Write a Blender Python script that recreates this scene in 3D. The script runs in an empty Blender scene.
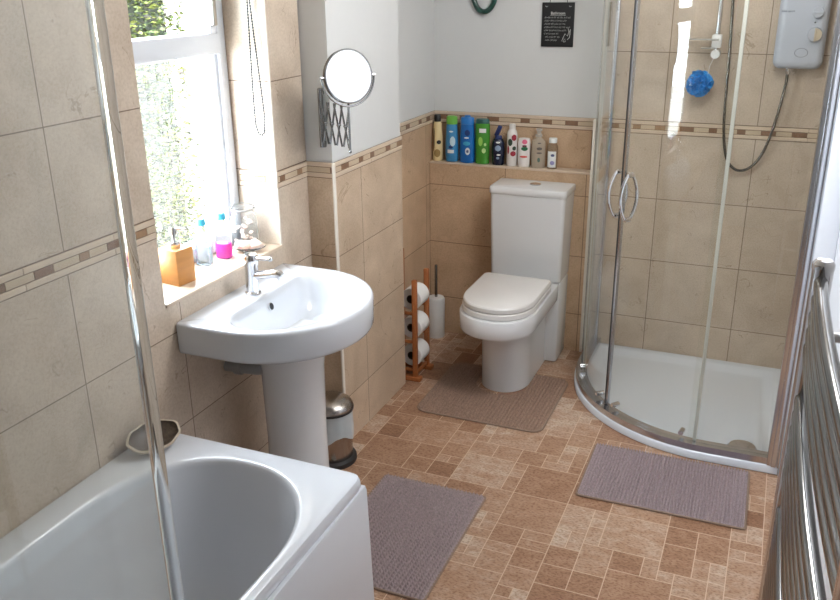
import bpy, bmesh, math, random
from mathutils import Matrix, Vector
PI = math.pi
random.seed(7)
S = bpy.context.scene
COL = S.collection

# ------------------------------------------------------------------ helpers
def lin(c):
    return tuple((v/255/12.92 if v/255 <= .04045 else ((v/255+.055)/1.055)**2.4) for v in c) + (1,)
T = Matrix.Translation
def R(deg, ax): return Matrix.Rotation(math.radians(deg), 4, ax)

class MB:
    def __init__(s): s.v = []; s.f = []; s.mi = []
    def add(s, vs, fs, mi=0, M=None):
        o = len(s.v)
        s.v += [tuple(M @ Vector(p)) if M else tuple(p) for p in vs]
        s.f += [tuple(i+o for i in f) for f in fs]; s.mi += [mi]*len(fs); return s
    def bm(s, b, mi=0, M=None):
        b.verts.index_update()
        s.add([v.co[:] for v in b.verts], [[v.index for v in f.verts] for f in b.faces], mi, M); b.free(); return s
    def box(s, x0, x1, y0, y1, z0, z1, bev=0, mi=0, M=None, seg=2):
        b = bmesh.new(); bmesh.ops.create_cube(b, size=1)
        for v in b.verts: v.co = Vector(((x0+x1)/2+v.co.x*(x1-x0), (y0+y1)/2+v.co.y*(y1-y0), (z0+z1)/2+v.co.z*(z1-z0)))
        if bev: bmesh.ops.bevel(b, geom=b.edges[:], offset=bev, segments=seg, profile=.5, affect='EDGES')
        return s.bm(b, mi, M)
    def loft(s, rings, cap0=True, cap1=True, mi=0, M=None, closed=True):
        n = len(rings[0]); vs = [p for r in rings for p in r]; fs = []
        for k in range(len(rings)-1):
            for i in range(n if closed else n-1):
                j = (i+1) % n
                fs.append((k*n+i, k*n+j, (k+1)*n+j, (k+1)*n+i))
        if cap0: fs.append(tuple(range(n-1, -1, -1)))
        if cap1: fs.append(tuple(range((len(rings)-1)*n, len(rings)*n)))
        return s.add(vs, fs, mi, M)
    def lathe(s, prof, seg=32, M=None, mi=0, sx=1, sy=1, pw=2.0):
        rings = []
        for r, z in prof:
            rg = []
            for i in range(seg):
                a = 2*PI*i/seg; c, d = math.cos(a), math.sin(a)
                if pw != 2: c, d = math.copysign(abs(c)**(2/pw), c), math.copysign(abs(d)**(2/pw), d)
                rg.append((max(r, 1e-4)*c*sx, max(r, 1e-4)*d*sy, z))
            rings.append(rg)
        return s.loft(rings, True, True, mi, M)
    def tube(s, pts, r, seg=10, closed=False, mi=0, M=None, rs=None):
        P = [Vector(p) for p in pts]; n = len(P); rings = []; up = None
        for i in range(n):
            if closed: t = P[(i+1) % n]-P[i-1]
            else: t = P[min(i+1, n-1)]-P[max(i-1, 0)]
            t.normalize()
            if up is None:
                up = Vector((0, 0, 1)) if abs(t.z) < .9 else Vector((1, 0, 0))
            a = t.cross(up).normalized(); up = a.cross(t).normalized()
            rr = rs[i] if rs else r
            rings.append([tuple(P[i]+rr*(math.cos(2*PI*k/seg)*a+math.sin(2*PI*k/seg)*up)) for k in range(seg)])
        if closed: rings.append(rings[0])
        return s.loft(rings, not closed, not closed, mi, M)
    def ball(s, c, r, seg=16, sc=(1, 1, 1), mi=0, M=None):
        n = seg//2
        return s.lathe([(r*math.sin(PI*k/n), -r*math.cos(PI*k/n)) for k in range(n+1)], seg, (M or Matrix())@T(c)@Matrix.Diagonal((*sc, 1)), mi)
    def prism(s, poly, z0, z1, mi=0, M=None):
        return s.loft([[(x, y, z0) for x, y in poly], [(x, y, z1) for x, y in poly]], True, True, mi, M)
    def build(s, name, mats, parent=None, ang=35, kind=None):
        me = bpy.data.meshes.new(name)
        off = Vector(parent.get('_o', (0, 0, 0))) if parent else Vector((0, 0, 0))
        me.from_pydata([tuple(Vector(p)-off) for p in s.v], [], s.f)
        if not isinstance(mats, (list, tuple)): mats = [mats]
        for m in mats: me.materials.append(m)
        me.polygons.foreach_set('material_index', s.mi)
        b = bmesh.new(); b.from_mesh(me); bmesh.ops.recalc_face_normals(b, faces=b.faces[:]); b.to_mesh(me); b.free()
        me.polygons.foreach_set('use_smooth', [True]*len(me.polygons))
        me.set_sharp_from_angle(angle=math.radians(ang))
        o = bpy.data.objects.new(name, me); COL.objects.link(o)
        if parent: o.parent = parent; o['_o'] = tuple(off)
        if kind: o['kind'] = kind
        return o

def thing(name, label, cat, loc, group=None, rz=0, local=False):
    o = bpy.data.objects.new(name, None); COL.objects.link(o); o.empty_display_size = .05
    o.location = loc; o.rotation_euler.z = rz; o['label'] = label; o['category'] = cat
    if group: o['group'] = group
    o['_o'] = (0, 0, 0) if local else tuple(loc)
    return o
def tag(o, label, cat, group=None):
    o['label'] = label; o['category'] = cat
    if group: o['group'] = group
    return o
def to_mesh(o):
    me = bpy.data.meshes.new_from_object(o, depsgraph=bpy.context.evaluated_depsgraph_get())
    n = bpy.data.objects.new(o.name, me); COL.objects.link(n); n.parent = o.parent; n.location = o.location; n.rotation_euler = o.rotation_euler
    nm = o.name; bpy.data.objects.remove(o); n.name = nm
    return n
def copy_tree(o, parent=None):
    c = o.copy(); COL.objects.link(c); c.parent = parent
    for ch in list(o.children): copy_tree(ch, c)
    return c

def dring(hw, yb, yf, b, z, cx=0, rc=.01, p=2.0, n=44, ns=8):
    """D outline: back edge at yb with corner radius rc, front (toward -y) at yf closed by a half superellipse of depth b"""
    q = []; yc = yf+b
    for i in range(ns): q.append((hw, yb-rc+(yc-yb+rc)*i/ns))
    for i in range(n+1):
        a = PI*i/n; c, d = math.cos(a), math.sin(a)
        q.append((hw*math.copysign(abs(c)**(2/p), c), yc-b*abs(d)**(2/p)))
    for i in range(1, ns+1): q.append((-hw, yc+(yb-rc-yc)*i/ns))
    for i in range(1, 7): a = PI-PI/2*i/6; q.append((-hw+rc+rc*math.cos(a), yb-rc+rc*math.sin(a)))
    for i in range(1, 6): q.append((-hw+rc+(2*hw-2*rc)*i/6, yb))
    for i in range(0, 6): a = PI/2-PI/2*i/6; q.append((hw-rc+rc*math.cos(a), yb-rc+rc*math.sin(a)))
    return [(x+cx, y, z) for x, y in q]

# ------------------------------------------------------------------ materials
def mat(name, rgb, rough=.4, metal=0, spec=.5, **k):
    m = bpy.data.materials.new(name); m.use_nodes = True; nt = m.node_tree; p = nt.nodes['Principled BSDF']
    c = lin(rgb)
    p.inputs['Base Color'].default_value = c; p.inputs['Roughness'].default_value = rough
    p.inputs['Metallic'].default_value = metal; p.inputs['Specular IOR Level'].default_value = spec
    if 'trans' in k: p.inputs['Transmission Weight'].default_value = k['trans']
    if 'ior' in k: p.inputs['IOR'].default_value = k['ior']
    if 'coat' in k: p.inputs['Coat Weight'].default_value = k['coat']; p.inputs['Coat Roughness'].default_value = .05
    if 'alpha' in k: p.inputs['Alpha'].default_value = k['alpha']
    if k.get('noise'):
        sc, amt = k['noise']; st = k.get('stretch', (1, 1, 1))
        g = nt.nodes.new('ShaderNodeNewGeometry'); mp = nt.nodes.new('ShaderNodeMapping'); mp.inputs['Scale'].default_value = st
        nz = nt.nodes.new('ShaderNodeTexNoise'); nz.inputs['Scale'].default_value = sc; nz.inputs['Detail'].default_value = 6
        nt.links.new(g.outputs['Position'], mp.inputs['Vector']); nt.links.new(mp.outputs['Vector'], nz.inputs['Vector'])
        mx = nt.nodes.new('ShaderNodeMix'); mx.data_type = 'RGBA'
        mx.inputs['A'].default_value = tuple(v*(1-amt) for v in c[:3])+(1,); mx.inputs['B'].default_value = tuple(min(1, v*(1+amt)) for v in c[:3])+(1,)
        nt.links.new(nz.outputs['Fac'], mx.inputs['Factor']); nt.links.new(mx.outputs['Result'], p.inputs['Base Color'])
        if k.get('bump'):
            bp = nt.nodes.new('ShaderNodeBump'); bp.inputs['Strength'].default_value = k['bump']; bp.inputs['Distance'].default_value = .002
            nt.links.new(nz.outputs['Fac'], bp.inputs['Height']); nt.links.new(bp.outputs['Normal'], p.inputs['Normal'])
    return m

def tile_mat(name, rgb, ux, uy, z0, w=.4, h=.302, amt=1.0):
    m = bpy.data.materials.new(name); m.use_nodes = True; nt = m.node_tree; N = nt.nodes.new; L = nt.links.new
    p = nt.nodes['Principled BSDF']; g = N('ShaderNodeNewGeometry')
    sp = N('ShaderNodeSeparateXYZ'); L(g.outputs['Position'], sp.inputs[0]); sn = N('ShaderNodeSeparateXYZ'); L(g.outputs['True Normal'], sn.inputs[0])
    def math_(op, a, b=None, c=None):
        n = N('ShaderNodeMath'); n.operation = op
        for i, v in enumerate((a, b, c)):
            if v is None: continue
            if isinstance(v, (int, float)): n.inputs[i].default_value = v
            else: L(v, n.inputs[i])
        return n.outputs[0]
    isx = math_('GREATER_THAN', math_('ABSOLUTE', sn.outputs['X']), .5); isz = math_('GREATER_THAN', math_('ABSOLUTE', sn.outputs['Z']), .5)
    yy = math_('SUBTRACT', sp.outputs['Y'], uy); xx = math_('SUBTRACT', sp.outputs['X'], ux); zz = math_('SUBTRACT', sp.outputs['Z'], z0)
    sel = math_('MAXIMUM', isx, isz)
    u = math_('ADD', math_('MULTIPLY', yy, sel), math_('MULTIPLY', xx, math_('SUBTRACT', 1, sel)))
    v = math_('ADD', math_('MULTIPLY', sp.outputs['X'], isz), math_('MULTIPLY', zz, math_('SUBTRACT', 1, isz)))
    cb = N('ShaderNodeCombineXYZ'); L(math_('ADD', u, 40*w), cb.inputs[0]); L(math_('ADD', v, 20*h), cb.inputs[1])
    br = N('ShaderNodeTexBrick'); br.offset = 0; br.squash = 1
    for k_, v_ in (('Scale', 1), ('Mortar Size', .0017), ('Mortar Smooth', .1), ('Bias', 0), ('Brick Width', w), ('Row Height', h)): br.inputs[k_].default_value = v_
    c = lin(rgb)
    br.inputs['Color1'].default_value = tuple(x*.95 for x in c[:3])+(1,); br.inputs['Color2'].default_value = tuple(min(1, x*1.04) for x in c[:3])+(1,)
    br.inputs['Mortar'].default_value = tuple(x*y for x, y in zip(c[:3], (.36, .31, .27)))+(1,)
    L(cb.outputs[0], br.inputs['Vector'])
    # cloudy marbling
    n1 = N('ShaderNodeTexNoise'); n1.inputs['Scale'].default_value = 7; n1.inputs['Detail'].default_value = 5; n1.inputs['Distortion'].default_value = .6
    L(g.outputs['Position'], n1.inputs['Vector'])
    r1 = N('ShaderNodeValToRGB'); r1.color_ramp.elements[0].position = .3; r1.color_ramp.elements[1].position = .72
    r1.color_ramp.elements[0].color = (.84, .81, .78, 1); r1.color_ramp.elements[1].color = (1.05, 1.05, 1.05, 1)
    L(n1.outputs['Fac'], r1.inputs[0])
    m1 = N('ShaderNodeMix'); m1.data_type = 'RGBA'; m1.blend_type = 'MULTIPLY'; m1.inputs['Factor'].default_value = 1
    L(br.outputs['Color'], m1.inputs['A']); L(r1.outputs[0], m1.inputs['B'])
    # speckle
    n3 = N('ShaderNodeTexNoise'); n3.inputs['Scale'].default_value = 160; n3.inputs['Detail'].default_value = 3; L(g.outputs['Position'], n3.inputs['Vector'])
    r3 = N('ShaderNodeValToRGB'); r3.color_ramp.elements[0].position = .35; r3.color_ramp.elements[1].position = .6
    r3.color_ramp.elements[0].color = (.90, .88, .86, 1); r3.color_ramp.elements[1].color = (1.02, 1.02, 1.02, 1); L(n3.outputs['Fac'], r3.inputs[0])
    m3 = N('ShaderNodeMix'); m3.data_type = 'RGBA'; m3.blend_type = 'MULTIPLY'; m3.inputs['Factor'].default_value = amt
    L(m1.outputs['Result'], m3.inputs['A']); L(r3.outputs[0], m3.inputs['B'])
    # hairline veins
    n2 = N('ShaderNodeTexNoise'); n2.inputs['Scale'].default_value = 3.2; n2.inputs['Detail'].default_value = 7; n2.inputs['Distortion'].default_value = 1.4
    L(g.outputs['Position'], n2.inputs['Vector'])
    d = math_('ABSOLUTE', math_('SUBTRACT', n2.outputs['Fac'], .5))
    n4 = N('ShaderNodeTexNoise'); n4.inputs['Scale'].default_value = 9; L(g.outputs['Position'], n4.inputs['Vector'])
    vm = math_('MULTIPLY', math_('LESS_THAN', d, .0035), math_('GREATER_THAN', n4.outputs['Fac'], .56))
    m2 = N('ShaderNodeMix'); m2.data_type = 'RGBA'; m2.blend_type = 'MULTIPLY'; L(math_('MULTIPLY', vm, .45), m2.inputs['Factor'])
    L(m3.outputs['Result'], m2.inputs['A']); m2.inputs['B'].default_value = (.45, .36, .28, 1)
    L(m2.outputs['Result'], p.inputs['Base Color'])
    bp = N('ShaderNodeBump'); bp.inputs['Strength'].default_value = .35; bp.inputs['Distance'].default_value = .0015; bp.invert = True
    L(math_('ADD', br.outputs['Fac'], math_('MULTIPLY', n3.outputs['Fac'], .12)), bp.inputs['Height']); L(bp.outputs['Normal'], p.inputs['Normal'])
    p.inputs['Roughness'].default_value = .33; p.inputs['Specular IOR Level'].default_value = .4
    return m

def glass_mat(name, tint, haze=0.0, base=.045):
    m = bpy.data.materials.new(name); m.use_nodes = True; nt = m.node_tree; N = nt.nodes.new; L = nt.links.new
    for n in list(nt.nodes):
        if n.type == 'BSDF_PRINCIPLED': nt.nodes.remove(n)
    out = nt.nodes['Material Output']
    tr = N('ShaderNodeBsdfTransparent'); tr.inputs[0].default_value = lin(tint)
    gl = N('ShaderNodeBsdfGlossy'); gl.inputs['Roughness'].default_value = .01; gl.inputs[0].default_value = (1, 1, 1, 1)
    lw = N('ShaderNodeLayerWeight'); lw.inputs['Blend'].default_value = .5
    pw = N('ShaderNodeMath'); pw.operation = 'POWER'; L(lw.outputs['Facing'], pw.inputs[0]); pw.inputs[1].default_value = 5
    ma = N('ShaderNodeMath'); ma.operation = 'MULTIPLY_ADD'; L(pw.outputs[0], ma.inputs[0]); ma.inputs[1].default_value = .85; ma.inputs[2].default_value = base
    mx = N('ShaderNodeMixShader'); L(ma.outputs[0], mx.inputs[0]); L(tr.outputs[0], mx.inputs[1]); L(gl.outputs[0], mx.inputs[2])
    last = mx
    if haze:
        g = N('ShaderNodeNewGeometry'); mp = N('ShaderNodeMapping'); mp.inputs['Scale'].default_value = (14, 14, .7); L(g.outputs['Position'], mp.inputs[0])
        nz = N('ShaderNodeTexNoise'); nz.inputs['Scale'].default_value = 1; nz.inputs['Detail'].default_value = 4; L(mp.outputs[0], nz.inputs['Vector'])
        rp = N('ShaderNodeMapRange'); rp.inputs[1].default_value = .45; rp.inputs[2].default_value = .75; rp.inputs[3].default_value = haze*.35; rp.inputs[4].default_value = haze; L(nz.outputs['Fac'], rp.inputs[0])
        df = N('ShaderNodeBsdfDiffuse'); df.inputs[0].default_value = (.8, .82, .82, 1)
        m2 = N('ShaderNodeMixShader'); L(rp.outputs[0], m2.inputs[0]); L(mx.outputs[0], m2.inputs[1]); L(df.outputs[0], m2.inputs[2]); last = m2
    L(last.outputs[0], out.inputs[0])
    return m

TILE = (205, 189, 171)
M_tileL = tile_mat('beige_marble_tile', TILE, -.15, .282, .201)
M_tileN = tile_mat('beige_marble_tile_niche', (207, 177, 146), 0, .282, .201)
M_tileLu = tile_mat('beige_marble_tile_above_border', TILE, -.15, .282, 1.166)
M_tileB = tile_mat('beige_marble_tile_box', (207, 185, 160), -1.64, .085, .201)
M_tileS = tile_mat('beige_marble_tile_shower', TILE, -.08, .1, .201)
M_tileSu = tile_mat('beige_marble_tile_shower_above', TILE, -.08, .1, 1.166)
M_paint = mat('white_wall_paint', (206, 206, 204), .75, noise=(30, .015), bump=.03)
M_paintR = mat('white_door_lining', (228, 230, 236), .5)
M_ceil = mat('ceiling_paint', (238, 236, 230), .85)
M_pencil = mat('cream_pencil_tile', (208, 188, 166), .3, noise=(20, .06))
M_mosA = mat('cream_mosaic', (198, 178, 152), .3, noise=(60, .08))
M_mosB = mat('brown_mosaic', (134, 102, 78), .3, noise=(60, .25))
M_mosC = mat('tan_mosaic', (160, 128, 98), .3, noise=(60, .2))
M_jnt = mat('border_grout', (128, 104, 84), .8)
M_trimw = mat('white_plastic_trim', (228, 220, 208), .35)
M_cer = mat('white_ceramic', (222, 222, 222), .12, coat=.3)
M_bas = mat('white_basin_ceramic', (206, 208, 212), .1, coat=.4)
M_acr = mat('white_bath_acrylic', (221, 224, 230), .16, coat=.2)
M_seat = mat('white_seat_plastic', (222, 218, 214), .22)
M_upvc = mat('white_upvc', (212, 216, 222), .3)
M_chr = mat('chrome', (222, 222, 224), .1, 1)
M_chrd = mat('chrome_towel_bar', (140, 140, 140), .13, 1)
M_alu = mat('polished_aluminium', (206, 208, 214), .22, 1)
M_blk = mat('black_rubber', (18, 18, 20), .5)
M_gls = glass_mat('shower_glass', (253, 254, 253), 0, .03)
M_scr = glass_mat('bath_screen_glass', (250, 252, 250), .07, .05)
M_win = glass_mat('window_glass', (250, 252, 250))
M_seal = mat('clear_plastic_seal', (248, 252, 252), .0, trans=1, ior=1.45)
M_sealw = mat('cloudy_plastic_seal', (222, 220, 212), .3, trans=.55, ior=1.3)
M_steel = mat('brushed_steel', (170, 166, 160), .28, 1)
M_wood = mat('orange_pine', (168, 100, 54), .5, noise=(8, .22), stretch=(6, 6, 1))
M_bamb = mat('bamboo', (196, 138, 76), .42, noise=(9, .16), stretch=(1, 1, 7))
M_paper = mat('toilet_paper', (240, 238, 234), .9, noise=(300, .03), bump=.2)
M_card = mat('cardboard_core', (70, 54, 42), .9)
M_plw = mat('white_plastic', (232, 232, 230), .35)
M_elec = mat('shower_unit_plastic', (188, 193, 203), .32)
M_beige = mat('beige_dial', (196, 182, 160), .4)
M_grey = mat('grey_print', (110, 114, 124), .5)
M_pipe = mat('grey_waste_pipe', (150, 146, 142), .4)
M_hose = mat('chrome_hose', (116, 112, 106), .25, 1)
M_mir = mat('mirror_silver', (240, 240, 242), .02, 1)
M_black = mat('chalkboard_black', (20, 20, 21), .6)
M_chalk = mat('chalk_white', (214, 214, 210), .8)
M_ring = mat('dark_green_enamel', (16, 62, 52), .2, noise=(40, .5), coat=.5)
M_puff = mat('blue_nylon_mesh', (44, 150, 226), .5)
M_bag = mat('thin_white_liner', (226, 236, 240), .4, alpha=.62)
M_bin = mat('bin_steel', (176, 170, 164), .25, 1)
M_dark = mat('dark_plastic', (46, 44, 44), .4)
M_pink = mat('pink_liquid', (250, 70, 200), .1, trans=.45, ior=1.33)
M_clearb = mat('clear_bottle_plastic', (252, 254, 255), .03, trans=.97, ior=1.12)
M_bluel = mat('pale_blue_liquid', (228, 245, 250), .1, trans=.85, ior=1.2)
M_bcap = mat('blue_cap', (70, 170, 200), .35)
M_soap = mat('pinkish_shells', (232, 206, 190), .6, noise=(60, .1))
M_cord = mat('metal_bead_chain', (44, 44, 48), .5)
M_shellin = mat('abalone_inside', (84, 72, 60), .42, noise=(110, .95))
M_shellout = mat('abalone_outside', (186, 172, 152), .7, noise=(70, .45), bump=.6)
M_door = mat('white_door', (232, 230, 226), .5)

# textured (obscure) window glass
M_frost = bpy.data.materials.new('patterned_glass'); M_frost.use_nodes = True
def _frost():
    nt = M_frost.node_tree; N = nt.nodes.new; L = nt.links.new
    p = nt.nodes['Principled BSDF']; nt.nodes.remove(p); out = nt.nodes['Material Output']
    g = N('ShaderNodeNewGeometry'); mp = N('ShaderNodeMapping'); mp.inputs['Scale'].default_value = (1, 1, .55); L(g.outputs['Position'], mp.inputs[0])
    nz = N('ShaderNodeTexNoise'); nz.inputs['Scale'].default_value = 26; nz.inputs['Detail'].default_value = 3; nz.inputs['Distortion'].default_value = 2.2; L(mp.outputs[0], nz.inputs['Vector'])
    bp = N('ShaderNodeBump'); bp.inputs['Strength'].default_value = .2; bp.inputs['Distance'].default_value = .02; L(nz.outputs['Fac'], bp.inputs['Height'])
    rf = N('ShaderNodeBsdfRefraction'); rf.inputs['IOR'].default_value = 1.18; rf.inputs['Roughness'].default_value = .04; L(bp.outputs['Normal'], rf.inputs['Normal'])
    tr = N('ShaderNodeBsdfTransparent'); mx = N('ShaderNodeMixShader'); mx.inputs[0].default_value = .07
    L(tr.outputs[0], mx.inputs[1]); L(rf.outputs[0], mx.inputs[2]); L(mx.outputs[0], out.inputs[0])
_frost()

# stone-look vinyl floor: tone per tile comes from a face attribute, mottling from noise
M_floor = bpy.data.materials.new('stone_look_vinyl'); M_floor.use_nodes = True
def _floor():
    nt = M_floor.node_tree; N = nt.nodes.new; L = nt.links.new; p = nt.nodes['Principled BSDF']
    at = N('ShaderNodeAttribute'); at.attribute_name = 'tone'
    rp = N('ShaderNodeValToRGB'); e = rp.color_ramp.elements
    e[0].position = 0; e[0].color = lin((138, 100, 76)); e[1].position = 1; e[1].color = lin((206, 186, 168))
    for pos, c in ((.3, (160, 122, 96)), (.55, (176, 140, 114)), (.8, (190, 162, 140))):
        x = e.new(pos); x.color = lin(c)
    g = N('ShaderNodeNewGeometry'); n1 = N('ShaderNodeTexNoise'); n1.inputs['Scale'].default_value = 16; n1.inputs['Detail'].default_value = 8; n1.inputs['Roughness'].default_value = .65; n1.inputs['Distortion'].default_value = .8
    mp = N('ShaderNodeMapping'); mp.inputs['Scale'].default_value = (1, 1.7, 1); L(g.outputs['Position'], mp.inputs[0]); L(mp.outputs[0], n1.inputs['Vector'])
    ad = N('ShaderNodeMath'); ad.operation = 'MULTIPLY_ADD'; L(n1.outputs['Fac'], ad.inputs[0]); ad.inputs[1].default_value = 1.15; 
    sb = N('ShaderNodeMath'); sb.operation = 'SUBTRACT'; L(at.outputs['Fac'], sb.inputs[0]); sb.inputs[1].default_value = .575; L(sb.outputs[0], ad.inputs[2])
    L(ad.outputs[0], rp.inputs[0])
    n2 = N('ShaderNodeTexNoise'); n2.inputs['Scale'].default_value = 90; n2.inputs['Detail'].default_value = 4; L(mp.outputs[0], n2.inputs['Vector'])
    r2 = N('ShaderNodeValToRGB'); r2.color_ramp.elements[0].position = .36; r2.color_ramp.elements[0].color = (.56, .46, .40, 1); r2.color_ramp.elements[1].position = .52; r2.color_ramp.elements[1].color = (1, 1, 1, 1); L(n2.outputs['Fac'], r2.inputs[0])
    mx = N('ShaderNodeMix'); mx.data_type = 'RGBA'; mx.blend_type = 'MULTIPLY'; mx.inputs['Factor'].default_value = .8; L(rp.outputs[0], mx.inputs['A']); L(r2.outputs[0], mx.inputs['B'])
    L(mx.outputs['Result'], p.inputs['Base Color']); p.inputs['Roughness'].default_value = .42; p.inputs['Specular IOR Level'].default_value = .35
    bp = N('ShaderNodeBump'); bp.inputs['Strength'].default_value = .25; bp.inputs['Distance'].default_value = .002; L(n2.outputs['Fac'], bp.inputs['Height']); L(bp.outputs['Normal'], p.inputs['Normal'])
_floor()
M_grout = mat('floor_grout', (208, 182, 158), .7, noise=(40, .1))

# ------------------------------------------------------------------ the room
XN = .238
XL, XR, XB, XQ, YB, YW, YN, ZC = -1.572, .172, -1.462, -1.60, 4.0, 3.929, -.45, 2.42
ZB0, ZB1 = 1.109, 1.164
WY0, WY1, WZ0, WZ1 = 1.818, 2.458, .905, 2.08

def wall_tiles(name, pieces, mats, kind='structure'):
    b = MB()
    for (x0, x1, y0, y1, z0, z1, mi) in pieces: b.box(x0, x1, y0, y1, z0, z1, 0, mi)
    return b.build(name, mats, kind=kind)
zm = 1.136
xo = XL-.30
wall_tiles('wall_left', [
    (xo, XL, YN, WY0, 0, zm, 0), (xo, XL, YN, WY0, zm, ZC, 1),
    (xo, XL, WY0, WY1, 0, WZ0-.004, 0), (xo, XL, WY0, WY1, WZ1, ZC, 1),
    (xo, XL, WY1, 2.665, 0, zm, 0), (xo, XL, WY1, 2.665, zm, ZC, 1),
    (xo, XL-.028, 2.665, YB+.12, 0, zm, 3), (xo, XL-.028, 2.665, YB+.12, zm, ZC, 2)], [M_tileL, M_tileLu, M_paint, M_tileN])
wall_tiles('wall_pillar', [(XL-.028, XB, 2.665, 3.273, 0, zm, 0), (XL-.028, XB-.004, 2.669, 3.269, zm, ZC, 1)], [M_tileB, M_paint])
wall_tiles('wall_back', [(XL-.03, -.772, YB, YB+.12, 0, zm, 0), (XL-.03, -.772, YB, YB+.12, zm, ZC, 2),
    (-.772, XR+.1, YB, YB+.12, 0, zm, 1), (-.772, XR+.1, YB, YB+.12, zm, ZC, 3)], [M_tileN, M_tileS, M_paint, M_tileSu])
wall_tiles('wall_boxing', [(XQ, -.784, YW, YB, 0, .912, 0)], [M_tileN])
MB().box(XQ, -.784, YW-.004, YB, .912, .921, .002).build('trim_shelf_edge', M_pencil, kind='structure')
MB().box(-.784, -.772, YW-.004, YB, 0, 1.168, .002).build('trim_nib', M_trimw, kind='structure')
wall_tiles('wall_right', [(XN, XR+.12, YN, 3.12, 0, ZC, 0), (XR, XR+.12, 3.12, YB, 0, zm, 1), (XR, XR+.12, 3.12, YB, zm, ZC, 2)], [M_paintR, M_tileS, M_tileSu])
MB().box(XR, XN, 3.056, 3.12, 0, ZC-.001, .004).build('trim_shower_post', M_paintR, kind='structure')
wall_tiles('wall_front', [(xo, XR+.12, YN-.12, YN, 0, ZC, 0)], [M_paint])
wall_tiles('ceiling', [(xo, XR+.12, YN-.12, YB+.12, ZC, ZC+.1, 0)], [M_ceil])
MB().box(XB-.002, XB+.006, 2.655, 2.673, 0, ZB1, .003).build('trim_pillar_corner', M_trimw, kind='structure')

# floor: random ashlar packing on a 5 cm grid
def make_floor():
    u = .0507; x0, y0 = -1.64, YN; nx, ny = int((XR+.1-x0)/u)+2, int((YB-y0)/u)+2
    occ = [[False]*ny for _ in range(nx)]; rnd = random.Random(21); tiles = []
    sizes = [(4, 4)]*10+[(4, 3)]*2+[(3, 4)]*2+[(2, 2)]*9+[(3, 2)]*4+[(2, 3)]*4+[(2, 1)]*4+[(1, 2)]*3+[(1, 1)]*6+[(3, 3)]*2
    for j in range(ny):
        for i in range(nx):
            if occ[i][j]: continue
            opts = sizes[:]; rnd.shuffle(opts); opts += [(1, 1)]
            for w, h in opts:
                if i+w <= nx and j+h <= ny and not any(occ[a][b] for a in range(i, i+w) for b in range(j, j+h)):
                    for a in range(i, i+w):
                        for b in range(j, j+h): occ[a][b] = True
                    tiles.append((i, j, w, h)); break
    vs, fs, tone, mi = [], [], [], []
    vs += [(-1.64, YN-.1, -.0006), (XR+.1, YN-.1, -.0006), (XR+.1, YB+.05, -.0006), (-1.64, YB+.05, -.0006), (-1.64, YN-.1, -.05), (XR+.1, YN-.1, -.05), (XR+.1, YB+.05, -.05), (-1.64, YB+.05, -.05)]
    fs += [(0, 1, 2, 3), (7, 6, 5, 4), (0, 4, 5, 1), (1, 5, 6, 2), (2, 6, 7, 3), (3, 7, 4, 0)]; tone += [.7]*6; mi += [1]*6
    gp = .0016
    for i, j, w, h in tiles:
        a, b_, c, d = x0+i*u+gp, x0+(i+w)*u-gp, y0+j*u+gp, y0+(j+h)*u-gp
        k = len(vs); vs += [(a, c, 0), (b_, c, 0), (b_, d, 0), (a, d, 0)]; fs.append((k, k+1, k+2, k+3))
        t = rnd.gauss(.47, .17)+(.18 if w*h <= 2 else 0); tone.append(min(1, max(0, t))); mi.append(0)
    me = bpy.data.meshes.new('floor'); me.from_pydata(vs, [], fs); me.materials.append(M_floor); me.materials.append(M_grout)
    me.polygons.foreach_set('material_index', mi)
    at = me.attributes.new('tone', 'FLOAT', 'FACE'); at.data.foreach_set('value', tone)
    o = bpy.data.objects.new('floor', me); COL.objects.link(o); o['kind'] = 'structure'
make_floor()

# mosaic border strips: two pencil tiles with a band of brown and cream pieces between
def border(name, p0, p1, nrm, seed):
    rnd = random.Random(seed); b = MB(); p0, p1 = Vector(p0), Vector(p1); L_ = (p1-p0).length; t = (p1-p0)/L_; n = Vector(nrm)
    M = Matrix((( t.x, n.x, 0, p0.x), (t.y, n.y, 0, p0.y), (0, 0, 1, 0), (0, 0, 0, 1)))
    for z0, z1 in ((ZB0, ZB0+.0155), (ZB1-.0155, ZB1)):
        x = 0
        while x < L_-.001:
            e = min(L_, x+.3); b.box(x+.0005, e-.0005, -.0005, .005, z0, z1, .0015, 0, M, 1); x = e
    b.box(0, L_, -.0005, .0012, ZB0-.0012, ZB1+.0008, 0, 4, M)
    x = -rnd.random()*.05; k = 0
    while x < L_:
        w = rnd.choice((.034, .045, .06)) if k % 2 else rnd.choice((.065, .085, .11))
        a, e = max(0, x)+.0008, min(L_, x+w)-.0008
        if e-a > .003:
            mi = 1 if k % 2 == 0 else rnd.choice((2, 2, 3))
            b.box(a, e, 0, .003, ZB0+.018, ZB1-.018, .0006, mi, M, 1)
        x += w; k += 1
    b.build(name, [M_pencil, M_mosA, M_mosB, M_mosC, M_jnt], kind='structure')
border('trim_1', (XL, YN, 0), (XL, WY0, 0), (1, 0, 0), 1)
border('trim_2', (XL, WY1, 0), (XL, 2.665, 0), (1, 0, 0), 2)
border('trim_3', (XL, 2.665, 0), (XB, 2.665, 0), (0, -1, 0), 3)
border('trim_4', (XB, 2.67, 0), (XB, 3.273, 0), (1, 0, 0), 4)
border('trim_5', (XQ, 3.273, 0), (XQ, YB, 0), (1, 0, 0), 5)
border('trim_6', (XQ, YB, 0), (-.784, YB, 0), (0, -1, 0), 6)
border('trim_7', (-.772, YB, 0), (XR, YB, 0), (0, -1, 0), 7)
border('trim_8', (XR, 3.1, 0), (XR, YB, 0), (-1, 0, 0), 8)
border('trim_9', (XL-.15, WY1, 0), (XL, WY1, 0), (0, -1, 0), 9)

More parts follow.
